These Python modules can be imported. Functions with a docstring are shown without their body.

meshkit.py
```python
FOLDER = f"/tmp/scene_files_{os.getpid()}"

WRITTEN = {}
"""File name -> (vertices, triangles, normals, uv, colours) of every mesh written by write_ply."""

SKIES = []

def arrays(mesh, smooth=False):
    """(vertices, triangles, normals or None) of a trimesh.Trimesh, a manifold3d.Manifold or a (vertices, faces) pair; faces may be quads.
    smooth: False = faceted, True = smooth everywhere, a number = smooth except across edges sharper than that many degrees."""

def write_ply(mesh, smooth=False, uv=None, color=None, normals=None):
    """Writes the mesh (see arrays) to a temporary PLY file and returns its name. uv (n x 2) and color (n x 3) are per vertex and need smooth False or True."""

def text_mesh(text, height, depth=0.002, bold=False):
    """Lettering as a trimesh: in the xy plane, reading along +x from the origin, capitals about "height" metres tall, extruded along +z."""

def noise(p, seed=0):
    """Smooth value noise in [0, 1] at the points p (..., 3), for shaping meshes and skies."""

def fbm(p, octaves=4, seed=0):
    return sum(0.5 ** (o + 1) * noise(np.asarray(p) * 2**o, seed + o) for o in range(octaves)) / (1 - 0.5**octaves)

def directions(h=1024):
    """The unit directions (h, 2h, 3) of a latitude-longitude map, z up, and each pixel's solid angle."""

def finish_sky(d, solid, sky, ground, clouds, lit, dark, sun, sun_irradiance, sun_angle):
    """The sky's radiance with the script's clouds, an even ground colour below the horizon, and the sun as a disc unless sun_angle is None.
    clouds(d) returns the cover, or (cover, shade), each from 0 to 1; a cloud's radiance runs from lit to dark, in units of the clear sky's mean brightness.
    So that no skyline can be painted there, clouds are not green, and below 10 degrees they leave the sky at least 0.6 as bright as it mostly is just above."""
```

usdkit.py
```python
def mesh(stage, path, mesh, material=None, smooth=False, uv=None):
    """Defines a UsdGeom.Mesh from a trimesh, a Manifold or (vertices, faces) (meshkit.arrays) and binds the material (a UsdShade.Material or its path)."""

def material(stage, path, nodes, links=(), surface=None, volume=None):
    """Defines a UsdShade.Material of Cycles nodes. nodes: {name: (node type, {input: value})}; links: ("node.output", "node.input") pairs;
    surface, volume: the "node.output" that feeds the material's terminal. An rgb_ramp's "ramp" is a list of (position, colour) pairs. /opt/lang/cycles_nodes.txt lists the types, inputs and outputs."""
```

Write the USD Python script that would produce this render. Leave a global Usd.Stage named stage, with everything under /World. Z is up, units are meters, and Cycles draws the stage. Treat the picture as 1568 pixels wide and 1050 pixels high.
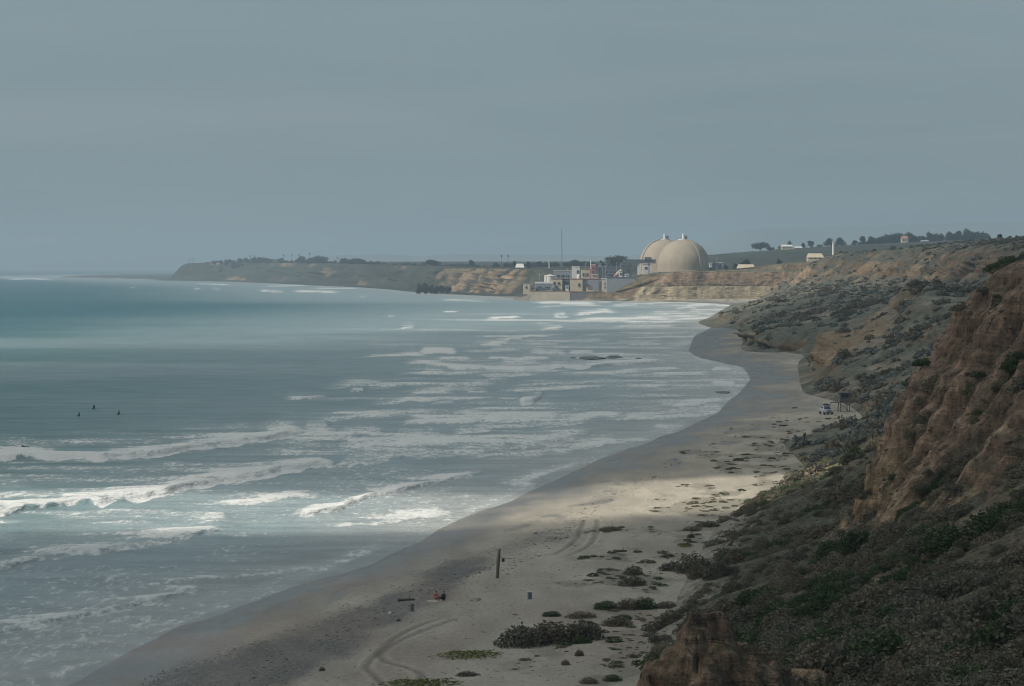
import math, random
import numpy as np, trimesh, manifold3d as m3
from scipy.interpolate import PchipInterpolator
from pxr import Usd, UsdGeom, UsdLux, UsdShade, Gf, Sdf, Vt
import usdkit
from meshkit import noise, fbm

# ------------------------------------------------------------------ camera, sky, sun
stage = Usd.Stage.CreateInMemory()
UsdGeom.SetStageUpAxis(stage, UsdGeom.Tokens.z); UsdGeom.SetStageMetersPerUnit(stage, 1.0)
UsdGeom.Xform.Define(stage, '/World'); UsdGeom.Scope.Define(stage, '/World/Looks')
F, HZ, CX, CAMZ = 4355.6, 407.0, 784.0, 35.0           # focal length in pixels of the photo, its level line, its middle column
cam = UsdGeom.Camera.Define(stage, '/World/camera')
cam.AddTranslateOp().Set((0, 0, CAMZ)); cam.AddRotateXOp().Set(90)
cam.CreateFocalLengthAttr(100.0); cam.CreateHorizontalApertureAttr(36.0); cam.CreateVerticalApertureAttr(36.0*686/1024)
cam.CreateVerticalApertureOffsetAttr(-(525-HZ)/1568*36.0)
cam.CreateClippingRangeAttr((1, 60000)); cam.CreateExposureAttr(0.3)
SUN_EL, SUN_AZ = math.radians(41), math.atan2(-0.93, -0.37)   # azimuth as atan2(x, y) of the direction towards the sun
S = np.array([math.sin(SUN_AZ)*math.cos(SUN_EL), math.cos(SUN_AZ)*math.cos(SUN_EL), math.sin(SUN_EL)])
sun = UsdLux.DistantLight.Define(stage, '/World/sun')
sun.CreateIntensityAttr(1.2); sun.CreateNormalizeAttr(True); sun.CreateAngleAttr(0.53); sun.CreateColorAttr((1.0, 0.93, 0.82))
zz = S; xx = np.cross([0, 0, 1.], zz); xx /= np.linalg.norm(xx); yy = np.cross(zz, xx)
sun.AddTransformOp().Set(Gf.Matrix4d(*xx, 0, *yy, 0, *zz, 0, 0, 0, 0, 1))
sky_mat = usdkit.material(stage, '/World/Looks/sky_look', {
    'sky': ('sky_texture', {'sky_type': 'single_scattering', 'sun_disc': False, 'sun_elevation': SUN_EL, 'sun_rotation': SUN_AZ, 'altitude': 30.0, 'aerosol_density': 2.0}),
    'co': ('texture_coordinate', {}), 'mp': ('mapping', {'scale': (2.4, 2.4, 22.0), 'rotation': (0.04, 0.02, 0.3)}),
    'n': ('noise_texture', {'scale': 2.0, 'detail': 6.0, 'roughness': 0.55, 'distortion': 0.4}),
    'r': ('rgb_ramp', {'ramp': [(0.28, (1.72, 2.36, 2.72)), (0.52, (1.98, 2.60, 2.90)), (0.75, (2.20, 2.78, 3.02))]}),
    'm': ('mix_color', {'fac': 0.82, 'use_clamp': False}),
    'bg': ('background_shader', {'strength': 0.1})},
    [('co.generated', 'mp.vector'), ('mp.vector', 'n.vector'), ('n.fac', 'r.fac'), ('r.color', 'm.b'), ('sky.color', 'm.a'), ('m.result', 'bg.color')], surface='bg.background')
dome = UsdLux.DomeLight.Define(stage, '/World/sky'); dome.CreateIntensityAttr(1.0)
UsdShade.MaterialBindingAPI.Apply(dome.GetPrim()).Bind(sky_mat)
dome.GetPrim().SetCustomDataByKey('kind', 'structure')

# ------------------------------------------------------------------ helpers
rng = np.random.default_rng(7); random.seed(7)
def W(px, py, Y): return np.array([(px-CX)/F*Y, Y, CAMZ-(py-HZ)/F*Y])
def sst(a, b, x): t = np.clip((x-a)/(b-a), 0, 1); return t*t*(3-2*t)
used = {}
def numbered(parent, name):
    k = used.get((parent, name), 0); used[(parent, name)] = k+1
    return f'{parent}/{name}' + (f'_{k:03d}' if k else '')
def tag(p, label=None, cat=None, group=None, kind=None):
    p = p.GetPrim() if hasattr(p, 'GetPrim') else p
    for k, v in (('label', label), ('category', cat), ('group', group), ('kind', kind)):
        if v: p.SetCustomDataByKey(k, v)
    return p
def obj(name, mesh, mat, parent=None, smooth=False):
    path = numbered(str(parent.GetPath()) if parent is not None else '/World', name)
    return usdkit.mesh(stage, path, mesh, mat, smooth=smooth).GetPrim()
def compact(v, f, *arrs):
    """Drops the vertices that no face uses, from the mesh and from its primvars."""
    u, inv = np.unique(f, return_inverse=True); return (v[u], inv.reshape(f.shape)), [np.asarray(a)[u] for a in arrs]
def primvar(p, name, arr):
    arr = np.asarray(arr, np.float32)
    if arr.ndim == 2: UsdGeom.PrimvarsAPI(p).CreatePrimvar(name, Sdf.ValueTypeNames.Color3fArray, 'vertex').Set(Vt.Vec3fArray.FromNumpy(arr))
    else: UsdGeom.PrimvarsAPI(p).CreatePrimvar(name, Sdf.ValueTypeNames.FloatArray, 'vertex').Set(Vt.FloatArray.FromNumpy(arr))
def place(prim, loc, rz=0, sc=1.0):
    x = UsdGeom.Xformable(prim); x.ClearXformOpOrder()
    x.AddTranslateOp().Set(Gf.Vec3d(*map(float, loc)))
    if rz: x.AddRotateZOp().Set(float(rz))
    if np.ndim(sc) or sc != 1.0: x.AddScaleOp().Set(Gf.Vec3f(*([float(sc)]*3 if np.ndim(sc) == 0 else map(float, sc))))
def thing(name, label, cat, loc=(0, 0, 0), rz=0, group=None, sc=1.0):
    p = UsdGeom.Xform.Define(stage, numbered('/World', name)).GetPrim()
    place(p, loc, rz, sc); return tag(p, label, cat, group)
protos = UsdGeom.Scope.Define(stage, '/World/Prototypes')
def proto(name):
    return stage.CreateClassPrim('/World/Prototypes/'+name)
def copy_of(pr, name, label, cat, loc, rz=0, sc=1.0, group=None):
    p = thing(name, label, cat, loc, rz, group, sc)
    p.GetReferences().AddInternalReference(pr.GetPath()); p.SetInstanceable(True); return p
def box(sx, sy, sz, at=(0, 0, 0), rz=0, bottom=True):
    b = trimesh.creation.box((sx, sy, sz))
    if bottom: b.apply_translation((0, 0, sz/2))
    if rz: b.apply_transform(trimesh.transformations.rotation_matrix(math.radians(rz), (0, 0, 1)))
    b.apply_translation(at); return b
def tube(a, b, r0, r1=None, n=8):
    a, b = np.array(a, float), np.array(b, float); r1 = r0 if r1 is None else r1
    c = trimesh.creation.revolve([(0, 0), (r0, 0), (r1, np.linalg.norm(b-a)), (0, np.linalg.norm(b-a))], sections=n)
    c.apply_transform(trimesh.geometry.align_vectors((0, 0, 1), (b-a)/np.linalg.norm(b-a))); c.apply_translation(a); return c
cat_ = trimesh.util.concatenate
def lathe(pts, n=24): return trimesh.creation.revolve(pts, sections=n)
def sphere(c, r, n=12): return m3.Manifold.sphere(r, n).translate([float(x) for x in c])
def body(chains, edge=0.05):
    parts = []
    for ch in chains:
        for (a, ra), (b, rb) in zip(ch, ch[1:]):
            parts.append(m3.Manifold.batch_hull([sphere(a, ra), sphere(b, rb)]))
    u = m3.Manifold.batch_boolean(parts, m3.OpType.Add).refine_to_length(edge).to_mesh()
    t = trimesh.Trimesh(u.vert_properties[:, :3], u.tri_verts); trimesh.smoothing.filter_taubin(t, iterations=8); return t

# ------------------------------------------------------------------ materials
def mat(name, col, rough=0.8, var=0.25, scale=1.0, spec=0.3, bump=0.0, stretch=(1, 1, 1), coords='object', metallic=0.0):
    c = np.array(col)
    nodes = {'tc': ('texture_coordinate', {}), 'mp': ('mapping', {'scale': stretch}), 'n': ('noise_texture', {'scale': scale, 'detail': 5.0, 'roughness': 0.6}),
             'r': ('rgb_ramp', {'ramp': [(0.25, tuple(c*(1-var))), (0.75, tuple(np.minimum(c*(1+var), 0.9)))]}),
             'p': ('principled_bsdf', {'roughness': rough, 'specular_ior_level': spec, 'metallic': metallic})}
    links = [('tc.'+coords, 'mp.vector'), ('mp.vector', 'n.vector'), ('n.fac', 'r.fac'), ('r.color', 'p.base_color')]
    if bump:
        nodes['b'] = ('bump', {'strength': bump, 'distance': 0.1}); links += [('n.fac', 'b.height'), ('b.normal', 'p.normal')]
    return usdkit.material(stage, '/World/Looks/'+name, nodes, links, surface='p.BSDF')
def leaf_mat(name, a, b):
    return usdkit.material(stage, '/World/Looks/'+name, {
        'oi': ('object_info', {}), 'g': ('geometry', {}), 'ad': ('math', {'math_type': 'multiply_add', 'value2': 0.55}), 'ml': ('math', {'math_type': 'multiply', 'value2': 0.45}),
        'r': ('rgb_ramp', {'ramp': [(0.0, a), (1.0, b)]}), 'd': ('principled_bsdf', {'roughness': 0.7, 'specular_ior_level': 0.2}),
        't': ('translucent_bsdf', {}), 'm': ('mix_closure', {'fac': 0.25})},
        [('oi.random', 'ml.value1'), ('g.random_per_island', 'ad.value1'), ('ml.value', 'ad.value3'), ('ad.value', 'r.fac'), ('r.color', 'd.base_color'), ('r.color', 't.color'), ('d.BSDF', 'm.closure1'), ('t.BSDF', 'm.closure2')], surface='m.closure')
M = {}
M['concrete'] = mat('pale_concrete', (0.275, 0.235, 0.185), 0.85, 0.14, 0.16, stretch=(1, 1, 0.3))
M['white'] = mat('white_paint', (0.55, 0.55, 0.54), 0.6, 0.08, 0.3)
M['cream'] = mat('cream_render', (0.42, 0.37, 0.28), 0.8, 0.10, 0.25)
M['grey'] = mat('grey_cladding', (0.20, 0.22, 0.25), 0.7, 0.12, 0.2)
M['darkgrey'] = mat('dark_grey_steel', (0.09, 0.10, 0.12), 0.6, 0.15, 0.3)
M['redroof'] = mat('red_brown_roof', (0.28, 0.15, 0.12), 0.8, 0.2, 0.3)
M['pink'] = mat('faded_red_paint', (0.36, 0.16, 0.15), 0.7, 0.15, 0.3)
M['glass'] = mat('dark_window_glass', (0.04, 0.05, 0.06), 0.12, 0.1, 1.0, spec=0.6)
M['seawall'] = mat('seawall_concrete', (0.42, 0.37, 0.29), 0.9, 0.15, 0.12)
M['wood'] = mat('weathered_wood', (0.10, 0.085, 0.07), 0.9, 0.35, 3.0, stretch=(4, 4, 0.4))
M['palewood'] = mat('bleached_wood', (0.24, 0.22, 0.18), 0.9, 0.3, 3.0, stretch=(4, 4, 0.4))
M['bark'] = mat('tree_bark', (0.09, 0.07, 0.055), 0.9, 0.3, 2.0)
M['tower'] = mat('tower_paint', (0.13, 0.125, 0.115), 0.8, 0.15, 1.0)
M['carpaint'] = mat('silver_car_paint', (0.34, 0.36, 0.39), 0.3, 0.03, 1.0, spec=0.5)
M['rubber'] = mat('black_rubber', (0.025, 0.025, 0.027), 0.85, 0.1, 3.0)
M['bin'] = mat('dark_bin_metal', (0.05, 0.055, 0.065), 0.5, 0.2, 2.0)
M['bluebin'] = mat('blue_bin_plastic', (0.12, 0.14, 0.18), 0.5, 0.2, 2.0)
M['greybin'] = mat('grey_bin_metal', (0.13, 0.13, 0.135), 0.6, 0.2, 2.0)
M['skin'] = mat('skin', (0.40, 0.24, 0.17), 0.6, 0.05, 3.0)
M['redcloth'] = mat('red_cloth', (0.36, 0.07, 0.065), 0.9, 0.15, 5.0)
M['darkcloth'] = mat('dark_cloth', (0.022, 0.03, 0.026), 0.9, 0.2, 5.0)
M['neoprene'] = mat('black_neoprene', (0.012, 0.013, 0.016), 0.5, 0.2, 5.0)
M['hair'] = mat('dark_hair', (0.03, 0.022, 0.016), 0.7, 0.2, 8.0)
M['board'] = mat('pale_surfboard', (0.45, 0.44, 0.38), 0.3, 0.05, 1.0, spec=0.5)
M['darkboard'] = mat('dark_surfboard', (0.06, 0.08, 0.09), 0.3, 0.05, 1.0, spec=0.5)
M['towel'] = mat('pale_towel', (0.55, 0.48, 0.42), 0.9, 0.1, 4.0)
M['rock'] = mat('dark_wet_rock', (0.045, 0.042, 0.038), 0.45, 0.4, 1.5, spec=0.5, bump=0.5)
M['cobble'] = mat('grey_cobble', (0.19, 0.183, 0.17), 0.7, 0.3, 3.0)
M['scrub'] = leaf_mat('scrub_leaves', (0.095, 0.094, 0.070), (0.215, 0.195, 0.145))
M['dryscrub'] = leaf_mat('dry_scrub_leaves', (0.130, 0.112, 0.083), (0.27, 0.225, 0.168))
M['greenscrub'] = leaf_mat('green_scrub_leaves', (0.042, 0.066, 0.030), (0.110, 0.138, 0.062))
M['hazed_sage'] = leaf_mat('hazed_sage_leaves', (0.130, 0.142, 0.130), (0.25, 0.255, 0.225))  # sage leaves paled to blue grey, distance haze mixed into the colour
M['mat_leaf'] = leaf_mat('ice_plant_leaves', (0.10, 0.12, 0.03), (0.20, 0.20, 0.07))
M['tree_leaf'] = leaf_mat('tree_leaves', (0.020, 0.030, 0.020), (0.055, 0.070, 0.040))
M['fig_leaf'] = leaf_mat('palm_fronds', (0.03, 0.04, 0.02), (0.07, 0.08, 0.04))

def color_mat(name, rough=0.9, spec=0.2, fine=1.2, bump=0.35, dist=0.25, streak=0.12, var=0.35, strata=0.0):
    """Earth whose colour comes from the mesh's own primvar, broken up by grain, downhill streaks and thin strata, with relief."""
    mr = lambda v: ('map_range', {'from_min': 0.28, 'from_max': 0.72, 'to_min': 1-v, 'to_max': 1+v, 'clamp': True})
    return usdkit.material(stage, '/World/Looks/'+name, {
        'a': ('attribute', {'attribute': 'tint'}), 'g': ('geometry', {}), 'mp': ('mapping', {'scale': (1, 1, streak)}), 'ms': ('mapping', {'scale': (0.06, 0.06, 2.2)}),
        'n': ('noise_texture', {'scale': fine, 'detail': 7.0, 'roughness': 0.7}), 'n2': ('noise_texture', {'scale': fine*1.4, 'detail': 5.0, 'roughness': 0.65}), 'n3': ('noise_texture', {'scale': 1.0, 'detail': 4.0, 'roughness': 0.7, 'distortion': 0.4}), 'n4': ('noise_texture', {'scale': fine*0.14, 'detail': 4.0}),
        'r': mr(var), 'r2': mr(var*0.9), 'r3': mr(strata), 'r4': mr(var*0.6),
        'm': ('mix', {'mix_type': 'multiply', 'fac': 1.0}), 'm2': ('mix', {'mix_type': 'multiply', 'fac': 1.0}), 'm3': ('mix', {'mix_type': 'multiply', 'fac': 1.0}), 'm4': ('mix', {'mix_type': 'multiply', 'fac': 1.0}),
        'b': ('bump', {'strength': bump, 'distance': dist}), 'b2': ('bump', {'strength': bump, 'distance': dist}), 'b3': ('bump', {'strength': bump if strata else 0.0, 'distance': dist*0.7}), 'p': ('principled_bsdf', {'roughness': rough, 'specular_ior_level': spec})},
        [('g.position', 'mp.vector'), ('g.position', 'n.vector'), ('mp.vector', 'n2.vector'), ('g.position', 'ms.vector'), ('ms.vector', 'n3.vector'), ('g.position', 'n4.vector'), ('n.fac', 'r.value'), ('n2.fac', 'r2.value'), ('n3.fac', 'r3.value'), ('n4.fac', 'r4.value'),
         ('a.color', 'm.color1'), ('r.result', 'm.color2'), ('m.color', 'm2.color1'), ('r2.result', 'm2.color2'), ('m2.color', 'm3.color1'), ('r3.result', 'm3.color2'), ('m3.color', 'm4.color1'), ('r4.result', 'm4.color2'), ('m4.color', 'p.base_color'),
         ('n.fac', 'b.height'), ('n2.fac', 'b2.height'), ('n3.fac', 'b3.height'), ('b.normal', 'b2.normal'), ('b2.normal', 'b3.normal'), ('b3.normal', 'p.normal')], surface='p.BSDF')
M['bluff'] = color_mat('bluff_earth', fine=1.7, bump=0.85, dist=0.6, streak=0.09, var=0.50, strata=0.26)
M['farbluff'] = color_mat('far_bluff_earth', fine=0.16, bump=0.8, dist=2.5, streak=0.25, var=0.38, strata=0.10)
M['hill'] = color_mat('hill_scrub', fine=0.02, bump=0.2, dist=4.0, var=0.2)
M['sand'] = usdkit.material(stage, '/World/Looks/beach_sand', {
    'a': ('attribute', {'attribute': 'tint'}), 'w': ('attribute', {'attribute': 'wet'}), 'g': ('geometry', {}),
    'n': ('noise_texture', {'scale': 2.6, 'detail': 6.0, 'roughness': 0.7}), 'mp': ('mapping', {'scale': (0.22, 0.05, 1)}), 'n2': ('noise_texture', {'scale': 1.0, 'detail': 5.0}),
    'r': ('map_range', {'from_min': 0.25, 'from_max': 0.75, 'to_min': 0.64, 'to_max': 1.30, 'clamp': True}),
    'r2': ('map_range', {'from_min': 0.25, 'from_max': 0.75, 'to_min': 0.80, 'to_max': 1.18, 'clamp': True}),
    'm': ('mix', {'mix_type': 'multiply', 'fac': 1.0}), 'm2': ('mix', {'mix_type': 'multiply', 'fac': 1.0}),
    'ro': ('map_range', {'to_min': 0.95, 'to_max': 0.36, 'clamp': True}), 'sp': ('map_range', {'to_min': 0.12, 'to_max': 0.34, 'clamp': True}),
    'bs': ('map_range', {'to_min': 0.55, 'to_max': 0.06, 'clamp': True}),
    'b': ('bump', {'distance': 0.18}), 'p': ('principled_bsdf', {})},
    [('g.position', 'n.vector'), ('g.position', 'mp.vector'), ('mp.vector', 'n2.vector'), ('n.fac', 'r.value'), ('n2.fac', 'r2.value'), ('a.color', 'm.color1'), ('r.result', 'm.color2'), ('m.color', 'm2.color1'), ('r2.result', 'm2.color2'),
     ('m2.color', 'p.base_color'), ('w.fac', 'ro.value'), ('ro.result', 'p.roughness'), ('w.fac', 'sp.value'), ('sp.result', 'p.specular_ior_level'), ('w.fac', 'bs.value'), ('bs.result', 'b.strength'), ('n.fac', 'b.height'), ('b.normal', 'p.normal')], surface='p.BSDF')
M['sea'] = usdkit.material(stage, '/World/Looks/sea_water', {
    'a': ('attribute', {'attribute': 'tint'}), 'f': ('attribute', {'attribute': 'foam'}), 'g': ('geometry', {}),
    'mp': ('mapping', {'scale': (0.95, 0.28, 1)}), 'n': ('noise_texture', {'scale': 1.0, 'detail': 6.0, 'roughness': 0.7, 'distortion': 0.6}),
    'mp2': ('mapping', {'scale': (0.06, 0.16, 1)}), 'n2': ('noise_texture', {'scale': 1.0, 'detail': 6.0, 'roughness': 0.6}),
    's': ('math', {'math_type': 'subtract', 'value2': 0.5}), 'k': ('math', {'math_type': 'multiply_add', 'value2': 2.3}),
    'fr': ('map_range', {'range_type': 'smoothstep', 'from_min': 0.25, 'from_max': 0.85, 'clamp': True}),
    'b': ('bump', {'strength': 0.8, 'distance': 2.2}), 'b2': ('bump', {'strength': 0.5, 'distance': 0.5}),
    'v': ('map_range', {'from_min': 0.3, 'from_max': 0.7, 'to_min': 0.8, 'to_max': 1.2, 'clamp': True}), 'mv': ('mix', {'mix_type': 'multiply', 'fac': 1.0}),  # water tone follows the wave noise, painting in the slope shading
    'p': ('principled_bsdf', {'roughness': 0.25, 'specular_ior_level': 0.015}), 'w': ('principled_bsdf', {'base_color': (0.54, 0.55, 0.54), 'roughness': 0.8, 'specular_ior_level': 0.2}),
    'fl': ('math', {'math_type': 'multiply', 'value2': 0.42, 'use_clamp': True}), 'fm': ('math', {'math_type': 'maximum', 'use_clamp': True}), 'mx': ('mix_closure', {})},
    [('g.position', 'mp.vector'), ('mp.vector', 'n.vector'), ('g.position', 'mp2.vector'), ('mp2.vector', 'n2.vector'), ('n.fac', 's.value1'), ('s.value', 'k.value1'), ('f.fac', 'k.value3'), ('k.value', 'fr.value'),
     ('n2.fac', 'b.height'), ('n.fac', 'b2.height'), ('b.normal', 'b2.normal'), ('b2.normal', 'p.normal'), ('b2.normal', 'w.normal'), ('n2.fac', 'v.value'), ('a.color', 'mv.color1'), ('v.result', 'mv.color2'), ('mv.color', 'p.base_color'), ('f.fac', 'fl.value1'), ('fr.result', 'fm.value1'), ('fl.value', 'fm.value2'), ('fm.value', 'mx.fac'), ('p.BSDF', 'mx.closure1'), ('w.BSDF', 'mx.closure2')], surface='mx.closure')

# ------------------------------------------------------------------ the coast: shoreline, beach height
def G0(px, py, z=0.0): Y = (CAMZ-z)*F/(py-HZ); return np.array([(px-CX)/F*Y, Y])
SHORE_PX = [(-400, 1400), (-20, 1092), (110, 1045), (250, 970), (370, 926), (480, 890), (570, 862), (640, 828), (720, 790), (800, 757), (880, 719), (960, 690), (1060, 651), (1100, 630), (1135, 600), (1152, 580), (1140, 562), (1075, 549), (1055, 537), (1065, 515), (1100, 494), (1130, 472), (1118, 466), (1060, 463), (1000, 461.5), (940, 461), (860, 459), (800, 457),
            (750, 453), (700, 449.5), (640, 443.5), (560, 438.5), (480, 435.5), (400, 432.5), (320, 430), (250, 428.2), (170, 426.4), (110, 425.0), (82, 424.2)]
SPIT_BACK = [(95, 422.8), (140, 421.3), (190, 420.3), (240, 419.7), (300, 419.4)]
shore = np.array([G0(*p) for p in SHORE_PX] + [G0(*p) for p in SPIT_BACK] + [(6000, 13000), (6000, 20)])
def signed_shore(x, y):
    d2 = np.full(x.shape, 1e18); inside = np.zeros(x.shape, bool)
    n = len(shore)
    for i in range(n):
        a, b = shore[i], shore[(i+1) % n]; e = b-a
        if i < n-3:
            t = np.clip(((x-a[0])*e[0]+(y-a[1])*e[1])/(e@e), 0, 1)
            d2 = np.minimum(d2, (x-a[0]-t*e[0])**2+(y-a[1]-t*e[1])**2)
        if a[1] != b[1]:
            inside ^= ((a[1] > y) != (b[1] > y)) & (x < (b[0]-a[0])*(y-a[1])/(b[1]-a[1])+a[0])
    return np.where(inside, 1, -1)*np.sqrt(d2)
def beach_z(x, y, d=None):
    x, y = np.asarray(x, float), np.asarray(y, float)
    d = signed_shore(x, y) if d is None else d
    near = np.clip(y/300, 0.5, 6)
    d = d + (fbm(np.stack([x/(3.5*near), y/(9*near), 0*x], -1), 3, 4)-0.5)*2.2*near*sst(40, 8, np.abs(d)/near)
    z = np.where(d > 0, 2.7*(1-np.exp(-np.maximum(d, 0)/26)), np.maximum(d*0.05, -3))
    return z
def ground(px, py):
    z = 1.5
    for _ in range(12):
        g = G0(px, py, z); z = 0.5*z+0.5*float(beach_z(np.array([g[0]]), np.array([g[1]]))[0])
    g = G0(px, py, z); return np.array([g[0], g[1], z])

# beach
def grid_faces(nr, nc):
    i = np.arange(nr*nc).reshape(nr, nc)
    return np.stack([i[:-1, :-1], i[:-1, 1:], i[1:, 1:], i[1:, :-1]], -1).reshape(-1, 4)
def up_faces(v, f):
    q = np.vstack([f[:, [0, 1, 2]], f[:, [0, 2, 3]]])
    nz = np.cross(v[q[:, 1]]-v[q[:, 0]], v[q[:, 2]]-v[q[:, 0]])[:, 2]
    if np.median(nz) < 0: q = q[:, ::-1]
    return q
def poly_px(x, pts): a = np.array(pts, float); return np.interp(x, a[:, 0], a[:, 1])
pys = np.concatenate([np.arange(417, 440, 0.8), np.arange(440, 560, 1.3), np.arange(560, 1070, 1.7), np.arange(1070, 1500, 40)])[::-1]
pxs = np.concatenate([np.arange(-500, -20, 40), np.arange(-20, 1340, 2.6), np.arange(1340, 2000, 40)])
PXg, PYg = np.meshgrid(pxs, pys); Yg = 33.8*F/(PYg-HZ); Xg = (PXg-CX)/F*Yg
dsh = signed_shore(Xg, Yg); Zg = beach_z(Xg, Yg, dsh)
P3 = np.stack([Xg, Yg, Zg], -1)
px_, py_ = CX+F*Xg/Yg, HZ+F*(CAMZ-Zg)/Yg
nb = fbm(np.stack([Xg/14, Yg/30, 0*Xg], -1), 5, 11); nb2 = fbm(np.stack([Xg/3.5, Yg/9, 0*Xg], -1), 4, 12)
dry = np.array([0.315, 0.286, 0.238]); wetc = np.array([0.098, 0.095, 0.087]); tint = np.ones(Zg.shape+(3,))*dry
sc = np.clip(Yg/300, 0.7, 8)
wet = sst(15, 2.5, (dsh + (nb-0.5)*16*sc**0.5)/sc**0.5)*(0.75+0.25*sst(0.35, 0.6, nb2))
wet = np.maximum(wet, 0.75*sst(0.10, 0.03, np.abs((dsh/(14*sc**0.7)+(nb-0.5)*1.1-0.75)))*sst(0.42, 0.6, nb2))
tint = tint*(0.70+0.40*nb+0.22*nb2)[..., None]
tint = tint*(1-wet[..., None]) + wetc*wet[..., None]
# cobble band running up the beach
up = poly_px(px_, [(100, 1085), (300, 1015), (470, 955), (560, 922), (640, 880), (720, 845), (800, 828), (900, 800), (1000, 770)])
lo = poly_px(px_, [(100, 1200), (440, 1052), (560, 988), (640, 940), (720, 890), (760, 860), (830, 836), (900, 803), (1000, 771)])
jit = (nb2-0.5)*34
cob = sst(-6, 16, py_-up+jit*0.7)*sst(-8, 20, lo-py_+jit*1.2)*sst(1000, 780, px_)
cobble_mask = cob
cob = np.clip(cob*(0.55+0.8*(nb2-0.25)), 0, 1)
tint = tint*(1-cob[..., None]) + np.array([0.112, 0.110, 0.107])*cob[..., None]
# patchy dune growth and weed towards the bluff
toe_px = poly_px(py_, [(440, 1400), (560, 1240), (600, 1250), (640, 1320), (655, 1300), (680, 1215), (700, 1230), (740, 1240), (775, 1140), (830, 1105), (900, 1060), (985, 1010), (1050, 985)])
gap = (toe_px-px_)
mats = sst(0.60, 0.70, nb2*0.65+nb*0.35+0.16*sst(260, 20, gap))*sst(330, 120, gap)*sst(620, 680, py_)
mats = np.maximum(mats, sst(0.50, 0.62, nb2)*sst(16, 4, np.abs(py_-poly_px(px_, [(820, 893), (900, 900), (1000, 905), (1200, 895)])))*sst(810, 880, px_))
vegc = np.array([0.062, 0.062, 0.042])
tint = tint*(1-0.45*mats[..., None]) + vegc*0.45*mats[..., None]
red = sst(0.52, 0.66, fbm(np.stack([Xg/9, Yg/22, 0*Xg], -1), 3, 31))*sst(840, 900, py_)*0.35
tint = tint*(1-red[..., None]) + np.array([0.26, 0.20, 0.165])*red[..., None]
low_ = sst(6700, 7000, Yg)*sst(14, 40, dsh); tint = tint*(1-low_[..., None])+np.array([0.05, 0.055, 0.045])*low_[..., None]
# wheel ruts: shallow real grooves with lighter thrown-up edges
def rut(line):
    ln = np.array([ground(*p)[:2] for p in line]); t = np.linspace(0, 1, len(ln)); tt = np.linspace(0, 1, 60)
    ln = np.stack([PchipInterpolator(t, ln[:, k])(tt) for k in (0, 1)], 1); d2 = np.full(Xg.shape, 1e9)
    sel = (np.abs(Xg) < 60) & (Yg > 225) & (Yg < 480); xs, ys = Xg[sel], Yg[sel]; dd = np.full(xs.shape, 1e9)
    for a, b in zip(ln, ln[1:]):
        e = b-a; u = np.clip(((xs-a[0])*e[0]+(ys-a[1])*e[1])/(e@e), 0, 1); dd = np.minimum(dd, ((xs-a[0]-u*e[0])/1.0)**2+(ys-a[1]-u*e[1])**2)
    d2[sel] = dd; return np.sqrt(d2)
RUTS = [[(700, 947), (650, 965), (605, 985), (583, 1003), (590, 1012), (625, 1022), (648, 1035), (640, 1060)], [(672, 948), (632, 962), (595, 985), (575, 1003), (562, 1020), (575, 1034), (600, 1062)],
        [(895, 795), (890, 810), (880, 828), (850, 848)], [(915, 795), (914, 812), (905, 832), (870, 850)]]
for ln in RUTS:
    d = rut(ln); g_ = np.exp(-(d/0.32)**2); e_ = np.exp(-((d-0.62)/0.25)**2)
    P3[..., 2] += -0.10*g_ + 0.05*e_; tint *= (1-0.30*g_+0.10*e_)[..., None]
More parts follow.
